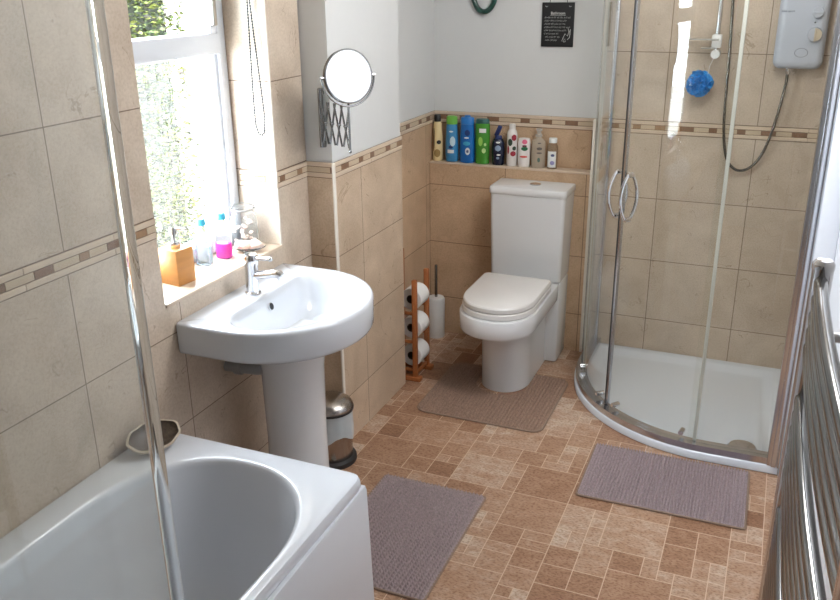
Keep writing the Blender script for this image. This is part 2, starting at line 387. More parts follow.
# window: white frame, transom, clear fanlight over a patterned pane
def make_window():
    fx0, fx1 = -1.80, -1.732
    w = bpy.data.objects.new('window_1', None); COL.objects.link(w); w.location = (-1.77, WY0, WZ0); w['kind'] = 'structure'; w['_o'] = (-1.77, WY0, WZ0)
    f = MB(); zt = 1.592
    f.box(fx0, fx1, WY0, WY0+.055, WZ0, WZ1, .006); f.box(fx0, fx1, WY1-.042, WY1, WZ0, WZ1, .006)
    f.box(fx0, fx1, WY0, WY1, WZ0, WZ0+.05, .006); f.box(fx0, fx1, WY0, WY1, WZ1-.05, WZ1, .006)
    f.box(fx0, fx1+.004, WY0+.04, WY1-.03, zt-.036, zt+.034, .01)
    f.box(fx0+.015, fx1-.012, WY0+.05, WY0+.065, WZ0, WZ1, .004); f.box(fx0+.015, fx1-.012, WY1-.058, WY1-.038, WZ0, WZ1, .004)
    f.build('window_frame', M_upvc, w)
    s = MB(); s.box(fx0+.01, fx1+.006, WY1-.085, WY1-.05, zt+.03, WZ1-.04, .006); s.box(fx0+.01, fx1+.006, WY0+.05, WY1-.05, WZ1-.075, WZ1-.04, .006); s.box(fx0+.01, fx1+.006, WY0+.05, WY0+.085, zt+.03, WZ1-.04, .006)
    s.build('window_sash', M_upvc, w)
    MB().box(-1.774, -1.766, WY0+.05, WY1-.05, WZ0+.045, zt-.03).build('patterned_pane', M_frost, w)
    MB().box(-1.773, -1.769, WY0+.06, WY1-.06, zt+.03, WZ1-.045).build('clear_pane', M_win, w)
    h = MB(); h.box(-1.732, -1.712, WY1-.082, WY1-.062, zt+.055, zt+.16, .004); h.build('window_handle', M_steel, w)
make_window()
sl = MB(); sl.box(-1.732, XL+.006, WY0+.002, WY1-.002, WZ0-.012, WZ0, .003)
sl.build('windowsill', M_pencil, kind='structure')
MB().box(XL, XL+.003, WY1-.006, WY1+.003, WZ0, WZ1, .001).build('trim_reveal', M_trimw, kind='structure')

# ------------------------------------------------------------------ outside
wall_tiles('neighbour_wall', [(-10, -2.0, 7.4, 7.7, -1, 5, 0)], [mat('sunlit_render', (244, 243, 240), .8)])
wall_tiles('outside_ground', [(-14, -1.9, -6, 12, -.5, -.4, 0)], [mat('pale_paving', (205, 200, 190), .8)])
def make_hedge():
    rnd = random.Random(3); b = MB()
    h = thing('hedge', 'leafy green garden hedge seen through the clear upper window pane', 'hedge', (-4.3, 3.9, -.4))
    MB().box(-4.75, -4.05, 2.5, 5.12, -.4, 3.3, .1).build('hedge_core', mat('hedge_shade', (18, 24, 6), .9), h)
    for i in range(16000):
        x = -4.0+rnd.gauss(0, .035); y = rnd.uniform(3.7, 5.16); z = rnd.uniform(-.3, 2.5)
        if i % 8 == 0: x = rnd.uniform(-4.75, -4.0); y = 5.14+rnd.gauss(0, .03)
        s = rnd.uniform(.012, .026); M = T((x, y, z))@Matrix.Rotation(rnd.uniform(0, 6.28), 4, 'Z')@Matrix.Rotation(rnd.uniform(-1.3, 1.3), 4, 'X')
        b.add([(-s, 0, 0), (0, s*.6, .004), (s*1.3, 0, 0), (0, -s*.6, .004)], [(0, 1, 2, 3)], rnd.choice((0, 0, 1, 1, 2, 3)), M)
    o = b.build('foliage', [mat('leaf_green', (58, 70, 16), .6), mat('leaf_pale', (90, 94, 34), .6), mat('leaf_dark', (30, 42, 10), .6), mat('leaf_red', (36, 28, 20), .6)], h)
    o['kind'] = 'stuff'
make_hedge()

# ------------------------------------------------------------------ bath, screen, shell
def make_bath():
    t = thing('bathtub', 'white bathtub with a flat rim along the tiled window wall', 'bath', (-1.23, .85, 0))
    M = R(180, 'Z')
    oc, ic = 1.2305, 1.2025
    def o(hw, yf, z): return dring(hw, -.03, yf, .34, z, oc, .01, 26)
    def q(hw, yf, z, b=.345, yb=-.12, rc=.18): return dring(hw, yb, yf, b, z, ic, rc, 2.15)
    rings = [o(.330, -1.704, .52), o(.338, -1.712, .522), o(.341, -1.715, .530), o(.340, -1.714, .546), o(.336, -1.711, .556), o(.328, -1.703, .560),
             q(.287, -1.654, .560), q(.281, -1.648, .5585), q(.2765, -1.6435, .553), q(.273, -1.640, .542), q(.262, -1.62, .44, .335), q(.245, -1.57, .27, .32, -.16, .15), q(.225, -1.52, .19, .3, -.2, .14),
             q(.19, -1.46, .16, .26, -.25, .12), q(.09, -1.3, .152, .1, -.4, .05), q(.02, -1.2, .15, .02, -1.1, .005)]
    MB().loft(rings, False, True, 0, M).build('tub', M_acr, t, 40)
    # bowed side panel and end panel
    p = MB(); n = 24; rr = []
    for z in (0.002, .06, .3, .512, .524):
        row = []
        for k in range(n+1):
            y = .0+1.712*k/n; bow = .012*math.sin(PI*k/n)+.016*(1-z/.524)
            row.append((-.884+bow-(.004 if z > .52 else 0), y, z))
        row += [(x-.012, y, z) for x, y, z in reversed(row)]
        rr.append(row)
    p.loft(rr); p.build('side_panel', M_acr, t, 40)
    MB().box(-1.566, -.90, 1.696, 1.708, .002, .522, .002).build('end_panel', M_acr, t)
    w = MB(); w.lathe([(0, .152), (.032, .152), (.035, .155), (.03, .158), (0, .158)], 24, T((-1.2, .45, 0))); w.build('drain', M_chr, t)
    return t
make_bath()

def make_screen():
    t = thing('bath_screen', 'tall clear glass bath screen standing on the rim of the bathtub', 'shower screen', (-.90, .5, .562))
    g = MB(); g.box(-.9035, -.8965, .0, .9625, .578, 1.96, .0); g.build('glass_pane', M_scr, t)
    # clear bulb seal on the free edge and a sweep seal below the glass
    e = MB(); e.lathe([(.0125, .572), (.0125, 1.96)], 32, T((-.90, .975, 0))); e.build('edge_seal', M_seal, t)
    e = MB(); e.box(-.9035, -.8965, .9878, .9905, .572, 1.96, .001); e.build('edge_lip', M_sealw, t)
    e = MB(); e.box(-.906, -.894, .0, .97, .5615, .58, .002); e.build('sweep_seal', M_seal, t)
    e = MB(); e.box(-.915, -.885, -.02, .004, .562, 1.97, .004); e.build('hinge_profile', M_alu, t)
make_screen()

def make_shell():
    rnd = random.Random(5); b = MB(); n, m = 72, 12; out, inn = [], []
    M = T((-1.503, 1.618, .5685))@R(72, 'Z')@R(20, 'X')
    def pt(a, k, off):
        u = k/(m-1); r = math.sin(u*PI/2)**.8
        rx, ry = .080, .055
        wob = 1+.04*math.sin(2*a+.6)+.012*math.sin(9*a)
        x = rx*r*math.cos(a)*wob*(1-off*.09); y = ry*r*math.sin(a)*wob*(1-off*.1)
        z = .033*(1-math.cos(u*PI/2))**.8+off*.004*(1-u*.8)+u*.002*math.sin(6*a)
        return (x, y, z+.001)
    rings = [[pt(2*PI*i/n, k, 0) for i in range(n)] for k in range(1, m)]
    ri = [[pt(2*PI*i/n, k, 1) for i in range(n)] for k in range(m-1, 0, -1)]
    b.loft(rings+ri, True, True, 0, M)
    o = b.build('abalone_shell', [M_shellout, M_shellin], None, 60)
    for p in o.data.polygons:
        if p.index >= (m-1)*n: p.material_index = 1
    tag(o, 'dark brown abalone shell dish on the corner of the bathtub rim', 'shell')
make_shell()

# ------------------------------------------------------------------ washbasin
def make_basin():
    yc = 2.158
    t = thing('washbasin', 'white pedestal washbasin with a chrome mixer tap under the window', 'washbasin', (-1.35, yc, 0))
    M = T((XL+.002, yc, 0))@R(90, 'Z')
    d = lambda hw, yb, yf, b, z, rc=.004, p=2.0: dring(hw, yb, yf, b, z, 0, rc, p)
    rings = [d(.11, -.06, -.30, .11, .69), d(.16, -.02, -.36, .15, .705), d(.285, 0, -.448, .28, .728), d(.303, 0, -.463, .292, .738), d(.307, 0, -.467, .295, .748),
             d(.3085, 0, -.4685, .296, .822), d(.3075, 0, -.4675, .296, .829), d(.304, 0, -.464, .294, .8335), d(.298, 0, -.458, .29, .835),
             d(.266, -.112, -.420, .21, .835, .085), d(.262, -.116, -.416, .206, .833, .085), d(.258, -.12, -.412, .202, .828, .085), d(.25, -.128, -.40, .183, .80, .085),
             d(.236, -.142, -.382, .155, .76, .08), d(.205, -.165, -.352, .113, .715, .07), d(.14, -.20, -.315, .06, .69, .04), d(.05, -.235, -.28, .02, .682, .015), d(.015, -.25, -.265, .006, .681, .004)]
    MB().loft(rings, True, True, 0, M).build('bowl', M_bas, t, 45)
    hole = MB(); Mh = T((-1.4365, 2.158, .796))@R(72, 'Y')
    hole.lathe([(.0, -.002), (.0112, -.002), (.0112, .0036), (0, .0036)], 20, Mh); hole.build('overflow_hole', M_blk, t)
    ring = MB(); ring.lathe([(.0112, -.002), (.0130, -.002), (.0130, .002), (.0112, .003)], 20, Mh); ring.build('overflow_ring', M_chr, t)
    w = MB(); w.lathe([(0, .682), (.022, .682), (.024, .686), (.02, .689), (0, .689)], 24, T((XL+.26, yc, 0))); w.build('waste', M_chr, t)
    p = MB(); p.lathe([(.108, .003), (.108, .03), (.103, .05), (.100, .35), (.104, .6), (.118, .70), (.12, .712)], 48, T((-1.372, yc+.004, 0))); p.build('pedestal', M_cer, t, 40)
    pp = MB(); pp.tube([(XL+.002, 2.075, .60), (-1.46, 2.085, .60), (-1.40, 2.12, .60)], .019, 16); pp.tube([(-1.535, 2.078, .60), (-1.512, 2.08, .60)], .025, 16)
    pp.build('waste_pipe', M_pipe, t)
    # mixer tap
    b = MB(); cx, cy = -1.497, 2.155
    b.lathe([(.026, .8345), (.026, .84), (.0215, .845), (.021, .93), (.0235, .934), (.0235, .962), (.021, .968), (0, .97)], 32, T((cx, cy, 0)))
    tap = b.build('tap', M_chr, t)
    s = MB(); s.tube([(cx+.012, cy, .897), (cx+.05, cy, .905), (cx+.085, cy, .912), (cx+.105, cy, .912), (cx+.112, cy, .908)], .0135, 16, rs=[.0145, .0145, .014, .0135, .011]); s.lathe([(.009, .893), (.0095, .905)], 16, T((cx+.102, cy, 0)))
    s.build('spout', M_chr, tap)
    l = MB(); l.tube([(cx+.015, cy, .955), (cx+.045, cy, .957), (cx+.072, cy, .96)], .006, 12, rs=[.0075, .0055, .0075]); l.ball((cx+.074, cy, .96), .009, 12)
    l.build('lever', M_chr, tap)
make_basin()

# ------------------------------------------------------------------ things on the sill
zS = WZ0+.0005
def soap_dispenser():
    t = thing('soap_dispenser', 'square bamboo soap dispenser with a chrome pump on the windowsill', 'soap dispenser', (-1.664, 2.000, zS), rz=math.radians(-8), local=True)
    b = MB(); b.box(-.040, .040, -.036, .036, 0, .112, .002); b.build('body', M_bamb, t)
    p = MB(); p.lathe([(0, .112), (.017, .112), (.018, .115), (.018, .129), (.016, .131), (0, .131)], 24); p.lathe([(.005, .13), (.005, .152), (.011, .153), (.011, .175), (.009, .177), (0, .177)], 20); p.build('pump', M_chr, t)
    n = MB(); n.tube([(0, 0, .17), (.02, .006, .172), (.036, .012, .171), (.044, .014, .165)], .0042, 10); n.build('nozzle', M_chr, t)
soap_dispenser()

def sill_bottle(x, y, label, liquid, lz):
    t = thing('mouthwash_bottle', label, 'bottle', (x, y, zS), 'clear bottles on the windowsill', local=True)
    pr = [(.0, .0), (.024, 0), (.027, .005), (.027, .085), (.024, .1), (.013, .122), (.0115, .128), (.0115, .14), (0, .14)]
    MB().lathe(pr, 24, None, 0, 1, .8, 3).build('body', M_clearb, t)
    MB().lathe([(0, .003), (.022, .003), (.0245, .007), (.0245, lz), (0, lz)], 24, None, 0, 1, .78, 3).build('liquid', liquid, t)
    MB().lathe([(0, .134), (.0145, .134), (.0145, .152), (.013, .155), (0, .155)], 20).build('cap', M_bcap, t)
sill_bottle(-1.690, 2.172, 'clear bottle of pale liquid with blue cap beside the bamboo dispenser', M_bluel, .075)
sill_bottle(-1.672, 2.258, 'bottle half full of bright pink liquid on the windowsill', M_pink, .052)

def sill_jar():
    t = thing('glass_jar', 'clear lidded glass jar in the far corner of the windowsill', 'jar', (-1.684, 2.402, zS), local=True)
    b = MB(); b.lathe([(0, 0), (.04, 0), (.046, .006), (.048, .04), (.046, .1), (.036, .125), (.036, .132), (.034, .132), (.034, .124), (.043, .1), (.045, .04), (.043, .008), (0, .006)], 32); b.build('body', M_clearb, t, 50)
    l = MB(); l.lathe([(0, .132), (.039, .132), (.041, .136), (.041, .142), (.03, .15), (.012, .153), (0, .153)], 32); l.build('lid', M_clearb, t)
    r = MB(); r.tube([(.041*math.cos(a*PI/16), .041*math.sin(a*PI/16), .1345) for a in range(32)], .0022, 8, True); r.build('lid_seal', M_pipe, t)
    rnd = random.Random(2); c = MB()
    for i in range(22): c.ball((rnd.uniform(-.026, .026), rnd.uniform(-.026, .026), .02+.0035*i), .0085, 8, (1, .7, .6))
    o = c.build('shell_filling', M_soap, t); o['kind'] = 'stuff'
    d = thing('soap_dish', 'oval glass dish heaped with pink shells in front of glass jar', 'dish', (-1.632, 2.345, zS), local=True)
    MB().lathe([(0, 0), (.024, 0), (.032, .004), (.057, .016), (.0595, .0185), (.056, .019), (.034, .008), (0, .006)], 36, R(28, 'Z'), 0, 1.0, .62).build('plate', M_clearb, d)
    s = MB()
    for i in range(7):
        a = i/7*6.28; s.ball((.031*math.cos(a), .014*math.sin(a), .022+.005*(i % 2)), .0185, 12, (1.1, .8, .72), 0, R(28, 'Z'))
    o = s.build('shells', M_soap, d); o['kind'] = 'stuff'
sill_jar()

def blind_cord():
    b = MB(); y = 2.440
    P = [(-1.6215, 2.42), (-1.622, 1.9), (-1.624, 1.725), (-1.629, 1.42), (-1.628, 1.33), (-1.618, 1.296), (-1.606, 1.292), (-1.595, 1.303), (-1.590, 1.35), (-1.594, 1.42), (-1.609, 1.62), (-1.615, 1.725), (-1.619, 1.9), (-1.62, 2.42)]
    Q = [Vector((p[0], y, p[1])) for p in P]
    b.tube(Q, .0018, 6)
    dist = 0
    for a, c in zip(Q, Q[1:]):
        L_ = (c-a).length; s = -dist % .0095
        while s < L_:
            pt = a+(c-a)*s/L_
            if pt.z < 1.85: b.ball(pt, .0040, 6)
            s += .0095
        dist += L_
    o = b.build('blind_cord', M_cord); tag(o, 'beaded metal blind pull chain hanging in a loop beside the window', 'blind chain')
blind_cord()

# ------------------------------------------------------------------ extending mirror
def make_mirror():
    t = thing('extending_mirror', 'round chrome shaving mirror on an extending lattice arm', 'mirror', (-1.495, 2.655, 1.325))
    b = MB(); b.tube([(-1.495, 2.650, 1.222), (-1.495, 2.650, 1.425)], .007, 12)
    b.box(-1.506, -1.484, 2.652, 2.669, 1.405, 1.428, .004); b.box(-1.506, -1.484, 2.652, 2.669, 1.22, 1.243, .004); b.box(-1.502, -1.488, 2.652, 2.6655, 1.24, 1.41, .003)
    b.build('wall_bracket', M_chrd, t)
    p0, p1 = Vector((-1.487, 2.645, 0)), Vector((-1.346, 2.580, 0)); n = 4
    ar = MB()
    dirv = (p1-p0).normalized(); nv = Vector((-dirv.y, dirv.x, 0))*.0035
    for k in range(n):
        a, c = p0.lerp(p1, k/n), p0.lerp(p1, (k+1)/n)
        for s, (za, zb) in ((1, (1.24, 1.385)), (-1, (1.385, 1.24))):
            ar.tube([a+nv*s+Vector((0, 0, za)), c+nv*s+Vector((0, 0, zb))], .0036, 8)
        m_ = (a+c)/2
        ar.tube([m_-nv*2+Vector((0, 0, 1.3125)), m_+nv*2+Vector((0, 0, 1.3125))], .0045, 8)
    ar.build('lattice_arm', M_chrd, t)
    e = MB(); e.tube([(-1.346, 2.58, 1.228), (-1.346, 2.58, 1.392)], .0042, 10); e.ball((-1.346, 2.58, 1.228), .0062, 10); e.build('swivel_rod', M_chrd, t)
    c = Vector((-1.3405, 2.575, 1.481)); nrm = Vector((.80, -.59, .12)).normalized()
    q = nrm.to_track_quat('Z', 'Y').to_matrix().to_4x4(); M = T(c)@q
    rr = .089
    mr = MB(); mr.lathe([(0, -.008), (rr-.004, -.008), (rr, -.005), (rr, .006), (rr-.003, .0085), (rr-.006, .0085), (rr-.006, .006), (0, .006)], 64, M); mr.build('mirror_rim', M_chrd, t)
    gl = MB(); gl.lathe([(0, .0062), (rr-.006, .0062), (rr-.006, .0072), (0, .0072)], 64, M); gl.build('mirror_glass', M_mir, t)
    y = MB(); pts = []
    right = Vector((0, 0, 1)).cross(nrm).normalized(); up = nrm.cross(right)
    for k in range(25):
        a = PI+PI*k/24; pts.append(c-nrm*.001+(right*math.cos(a)+up*math.sin(a))*(rr+.008))
    y.tube(pts, .0034, 8)
    for s in (-1, 1): y.tube([c+right*s*(rr-.002), c+right*s*(rr+.012)], .005, 8)
    y.build('yoke', M_chrd, t)
make_mirror()

# ------------------------------------------------------------------ toilet
def make_toilet():
    cx = -1.032; t = thing('toilet', 'white close-coupled toilet with the lid down', 'toilet', (cx, 3.6, 0))
    M = T((cx, 0, 0))
    def d(hw, yb, yf, b, z, rc=.01, p=2.2): return dring(hw, yb, yf, b, z, 0, rc, p)
    Y = 3.78
    p = MB()
    p.loft([d(.114, Y, 3.345, .15, .002), d(.113, Y, 3.343, .15, .02), d(.112, Y, 3.335, .15, .20), d(.116, Y, 3.32, .15, .30), d(.124, Y, 3.295, .155, .325), d(.15, Y, 3.20, .175, .332),
            d(.166, Y-.05, 3.160, .195, .336), d(.1705, Y-.05, 3.154, .20, .345), d(.1725, Y-.05, 3.152, .20, .415), d(.170, Y-.05, 3.155, .20, .42), d(.12, Y-.08, 3.21, .15, .42)], True, True, 0, M)
    p.box(-.176, .172, Y-.03, YW-.003, .002, .418, .012, 0, M)
    p.build('pan', M_cer, t, 42)
    s = MB(); s.loft([d(.161, 3.625, 3.176, .19, .4215, .02), d(.1645, 3.627, 3.172, .192, .4245, .02), d(.1645, 3.627, 3.172, .192, .444, .02), d(.162, 3.625, 3.175, .19, .447, .02)], True, True, 0, M); s.build('seat', M_seat, t)
    l = MB(); l.loft([d(.160, 3.628, 3.182, .19, .4495, .02), d(.1625, 3.63, 3.178, .192, .453, .02), d(.1625, 3.63, 3.178, .192, .469, .02), d(.159, 3.626, 3.183, .19, .475, .02), d(.148, 3.612, 3.196, .178, .478, .02)], True, True, 0, M); l.build('lid', M_seat, t)
    for sx in (-.08, .08):
        h = MB(); h.tube([(cx+sx-.02, 3.642, .448), (cx+sx+.02, 3.642, .448)], .009, 12); h.build('hinge', M_chr, t)
    c = MB(); x0, x1 = -1.216, -.850
    def rr(a, b, y0, y1, z, r=.02):
        q = []
        for (px, py, s) in ((b-r, y0+r, -90), (b-r, y1-.006, 0), (a+r, y1-.006, 90), (a+r, y0+r, 180)):
            k_ = r if py == y0+r else .006
            px = px if py == y0+r else (b-.006 if px == b-r else a+.006)
            for k in range(7):
                th = math.radians(s+15*k); q.append((px+k_*math.cos(th), py+k_*math.sin(th), z))
        return q
    c.loft([rr(x0+.012, x1-.012, 3.745, 3.925, .42), rr(x0+.010, x1-.010, 3.741, 3.925, .43), rr(x0+.002, x1-.002, 3.733, 3.925, .80), rr(x0+.002, x1-.002, 3.733, 3.925, .832)]); c.build('cistern', M_cer, t, 40)
    k = MB(); k.loft([rr(x0-.001, x1+.001, 3.729, 3.926, .8335), rr(x0-.003, x1+.003, 3.727, 3.926, .837), rr(x0-.003, x1+.003, 3.727, 3.926, .859), rr(x0, x1, 3.731, 3.922, .866), rr(x0+.008, x1-.008, 3.739, 3.914, .868)]); k.build('cistern_lid', M_cer, t, 40)
    b = MB(); b.lathe([(0, .867), (.027, .867), (.027, .871), (.025, .8725), (0, .8725)], 32, T((-1.02, 3.83, 0))); b.build('flush_button', M_chr, t)
make_toilet()

# ------------------------------------------------------------------ rugs
def chenille(name, W, D, pitch, H, label, cat, loc, rz, rgb, ribs=True, hole=None, group=None, seed=1, nub=.006, rad=.03):
    """rug on the floor: pile relief in the mesh, rounded corners, woven edge"""
    st = pitch/4.0; nx, ny = int(W/st), int(D/st); rnd = random.Random(seed); vs = []; idx = {}; fs = []
    def inside(x, y):
        ax, ay = abs(x)-(W/2-rad), abs(y)-(D/2-rad)
        if ax > 0 and ay > 0 and ax*ax+ay*ay > rad*rad: return False
        return not (hole and hole(x, y))
    nz = [[rnd.uniform(.72, 1) for _ in range(ny+2)] for _ in range(nx+2)]
    for i in range(nx+1):
        for j in range(ny+1):
            x, y = -W/2+i*W/nx, -D/2+j*D/ny
            if not inside(x, y): continue
            e = min(W/2-abs(x), D/2-abs(y)); edge = min(1, e/.012)
            a = .5-.5*math.cos(2*PI*x/pitch)
            if ribs: a = a*(.3+.7*(.5-.5*math.cos(2*PI*y/nub+PI*(int(x/pitch+50) % 2))))
            else: a = a*(.5-.5*math.cos(2*PI*y/pitch+PI*(int(x/pitch) % 2)))
            z = .003+H*(.05+.95*a)*nz[i][j]*(.35+.65*edge)
            idx[i, j] = len(vs); vs.append((x, y, z))
    for i in range(nx):
        for j in range(ny):
            k = [(i, j), (i+1, j), (i+1, j+1), (i, j+1)]
            if all(c in idx for c in k): fs.append([idx[c] for c in k])
    b = bmesh.new(); V = [b.verts.new(v) for v in vs]
    for f in fs: b.faces.new([V[i] for i in f])
    be = [e for e in b.edges if e.is_boundary]
    r = bmesh.ops.extrude_edge_only(b, edges=be)
    for v in r['geom']:
        if isinstance(v, bmesh.types.BMVert): v.co.z = .0006
    m = MB(); m.bm(b)
    t = thing(name, label, cat, loc, group, rz, local=True)
    mm = mat(name+'_pile', rgb, .95, spec=.1, noise=(150, .55)); mm2 = mat(name+'_edge', (150, 128, 112), .9, spec=.1)
    m.build('pile', mm, t, 180)
    h = MB(); q = []
    for (sx, sy, a0) in ((1, -1, -90), (1, 1, 0), (-1, 1, 90), (-1, -1, 180)):
        for k in range(7):
            a = math.radians(a0+15*k); q.append((sx*(W/2-rad)+rad*math.cos(a), sy*(D/2-rad)+rad*math.sin(a), .0045))
    if hole is None: h.tube(q, .004, 8, True)
    else:
        # open outline following the cut-out
        w = hole.w; yb = hole.y; q2 = [p for p in q]
        k = 14
        seq = q[7:14]+[(w+.004, D/2, .0045)]+[(w+.004, yb+w, .0045)]+[((w+.004)*math.cos(PI*a/12), yb+w-(w+.004)*math.sin(PI*a/12), .0045) for a in range(13)]+[(-w-.004, D/2, .0045)]+q[14:21]+q[21:28]+q[0:7]
        h.tube(seq, .004, 8, True)
    h.build('woven_edge', mm2, t)
    return t
G = 'mauve bathroom rugs'
chenille('bath_rug', .405, .60, .0150, .026, 'mauve grey chenille rug beside the bathtub', 'rug', (-1.012, 2.217, 0), 0, (162, 146, 146), False, None, G, 1, rad=.012)
chenille('shower_rug', .585, .385, .0112, .026, 'mauve grey ribbed rug in front of the shower tray', 'rug', (-.219, 2.853, 0), math.radians(.6), (164, 148, 150), True, None, G, 2, .015, rad=.012)
def hole(x, y): return (abs(x) < hole.w and y > hole.y+hole.w) or (x*x+(y-hole.y-hole.w)**2 < hole.w**2)
hole.w = .124; hole.y = .0
chenille('contour_rug', .57, .53, .0150, .022, 'brownish grey contour rug cut out around the toilet base', 'rug', (-1.034, 3.306, 0), 0, (150, 124, 108), False, hole, G, 3, rad=.05)

# ------------------------------------------------------------------ pedal bin, brush, toilet roll stand
def make_bin():
    c = (-1.462, 2.552, 0); r = .082
    t = thing('pedal_bin', 'small steel pedal bin with a liner bag behind the basin pedestal', 'bin', c, local=True)
    b = MB(); b.lathe([(0, .014), (r-.004, .014), (r-.002, .018), (r, .23), (r-.003, .232), (r-.006, .22), (r-.008, .03), (0, .03)], 40); b.build('body', M_bin, t)
    b = MB(); b.lathe([(0, .001), (r+.012, .001), (r+.014, .006), (r+.012, .02), (r, .026), (0, .026)], 40); b.build('base_ring', M_dark, t)
    b = MB(); b.lathe([(r+.003, .228), (r+.006, .232), (r+.006, .246), (r-.002, .258), (r*.7, .272), (r*.35, .279), (0, .281)], 40); b.build('lid', M_bin, t)
    b = MB(); b.lathe([(r+.004, .224), (r+.0085, .226), (r+.0085, .234), (r+.004, .236)], 40); b.build('lid_ring', M_dark, t)
    b = MB(); b.box(-.016, .016, -r-.04, -r+.004, .008, .014, .003, 0, R(32, 'Z')); b.build('pedal', M_bin, t)
    g = MB(); n = 60; rings = []; rnd = random.Random(4); ph = [rnd.uniform(0, 6.28) for _ in range(4)]
    for k in range(9):
        u = k/8; rg = []
        for i in range(n):
            a = 2*PI*i/n; f = .5*math.sin(9*a+ph[0])+.35*math.sin(17*a+ph[1])+.2*math.sin(5*a+ph[2])
            rad = r+.003+.0035*u+.0035*u*f; zz = .226-u*(.105+.014*math.sin(4*a+ph[3]))
            rg.append((rad*math.cos(a), rad*math.sin(a), zz))
        rings.append(rg)
    g.loft(rings, False, False); g.build('liner_bag', M_bag, t, 80)
make_bin()

def make_brush():
    c = (-1.538, 3.856, 0)
    t = thing('toilet_brush', 'white cylindrical toilet brush holder with a steel handle in the corner', 'toilet brush', c, local=True)
    MB().lathe([(0, .001), (.043, .001), (.044, .004), (.0455, .212), (.044, .216), (0, .216)], 36).build('holder', M_plw, t)
    MB().lathe([(0, .216), (.042, .216), (.041, .221), (.015, .223), (0, .223)], 36).build('holder_lid', M_plw, t)
    MB().lathe([(0, .222), (.0075, .222), (.0075, .395), (.005, .399), (0, .399)], 16).build('handle', M_chrd, t)
make_brush()

def make_rolls():
    x0, x1, y0, y1 = -1.556, -1.430, 3.318, 3.462
    t = thing('toilet_roll_stand', 'orange wooden toilet roll stand tucked behind the tiled pillar', 'toilet roll stand', ((x0+x1)/2, (y0+y1)/2, 0))
    w = .011
    for x, hts in ((x0, (.60, .60)), (x1, (.505, .515))):
        for y, h in zip((y0, y1), hts):
            MB().box(x-w, x+w, y-w, y+w, .022, h, .003).build('post', M_wood, t)
    for y in (y0, y1): MB().box(x0-.025, x1+.03, y-.018, y+.018, .001, .023, .004).build('foot', M_wood, t)
    zs = (.115, .258, .40)
    for z in zs:
        for y in (y0, y1): MB().box(x0+w, x1-w, y-.006, y+.006, z-.068, z-.054, .002).build('rung', M_wood, t)
    for x in (x0, x1): MB().box(x-.006, x+.006, y0+w, y1-w, .03, .045, .002).build('side_rail', M_wood, t)
    lab = ('white toilet roll at the bottom of the wooden stand', 'white toilet roll in the middle of the wooden stand', 'white toilet roll at the top of the wooden stand')
    first = None; cx = -1.458; cy = (y0+y1)/2
    for k, z in enumerate(zs):
        if first is None:
            first = thing('toilet_roll', lab[0], 'toilet roll', (cx, cy, z), 'toilet rolls on the wooden stand', local=True)
            M = R(90, 'X')
            MB().lathe([(.021, -.051), (.049, -.051), (.0515, -.049), (.0515, .049), (.049, .051), (.021, .051), (.021, -.051)], 40, M).build('paper', M_paper, first)
            MB().lathe([(.0185, -.0505), (.0208, -.0505), (.0208, .0505), (.0185, .0505), (.0185, -.0505)], 24, M).build('core', M_card, first)
        else:
            c = copy_tree(first); c.location = (cx, cy, z); c['label'] = lab[k]
make_rolls()

# ------------------------------------------------------------------ toiletries on the tiled shelf
def lab_patch(rx, ry, a0, a1, z0, z1, off=.0006, n=10, prof=None, oval=False):
    """curved label hugging an elliptical body, angle measured from -y"""
    b = MB(); rows = []
    for k in range(7):
        z = z0+(z1-z0)*k/6; s = prof(z) if prof else 1
        q = max(.25, (1-abs(k/3-1)**2.4)**.5) if oval else 1; am = (a0+a1)/2; ah = (a1-a0)/2*q
        rows.append([((rx*s+off)*math.sin(am+ah*(2*i/n-1)), -(ry*s+off)*math.cos(am+ah*(2*i/n-1)), z) for i in range(n+1)])
    b.loft(rows, False, False, closed=False); return b
GS = 'toiletries on the tiled shelf'
zT = .9215
def bottle(label, cat, x, y, prof, sx, sy, bm, cap, capm, marks, pw=2.0, seg=28, name='shampoo_bottle', capbuild=None):
    t = thing(name, label, cat, (x, y, zT), GS, local=True)
    MB().lathe(prof, seg, None, 0, sx, sy, pw).build('body', bm, t, 40)
    if capbuild: capbuild().build('cap', capm, t)
    else: MB().lathe(cap, seg, None, 0, sx, sy, pw).build('cap', capm, t, 40)
    def pf(z):
        for (r0, z0), (r1, z1) in zip(prof, prof[1:]):
            if z1 > z0 and z0 <= z <= z1: return r0+(r1-r0)*(z-z0)/(z1-z0)
        return prof[1][0]
    for (nm, m, a0, a1, z0, z1) in marks:
        lab_patch(sx, sy, math.radians(a0), math.radians(a1), z0, z1, .0008 if nm == 'label' else .0014, 10, pf, nm != 'label').build(nm, m, t)
P = lambda n, c, r=.35: mat(n, c, r)
w_, k_ = P('label_white', (226, 228, 226)), P('label_black', (24, 24, 26))
yy = 3.964
cream = P('cream_can', (222, 200, 150)); 
bottle('slim cream bottle with a black cap at the wall end of shelf', 'bottle', -1.570, yy, [(0, 0), (.024, 0), (.0255, .004), (.0265, .06), (.0255, .12), (.02, .185), (.0165, .195), (0, .195)], 1, .95, cream,
       [(0, .193), (.0165, .193), (.0165, .226), (.014, .229), (0, .229)], k_, [('print', P('brown_print', (110, 80, 50)), -38, -14, .05, .165), ('print', k_, 10, 60, .085, .105), ('print', P('gold_print', (150, 120, 70)), -20, 50, .02, .06)])
sh = [(0, 0), (.026, 0), (.031, .004), (.0335, .04), (.032, .1), (.029, .165), (.0275, .185), (0, .187)]
b1 = P('shampoo_blue', (58, 134, 184)); gc = P('lime_cap', (110, 180, 70)); nv = P('navy_print', (30, 54, 110))
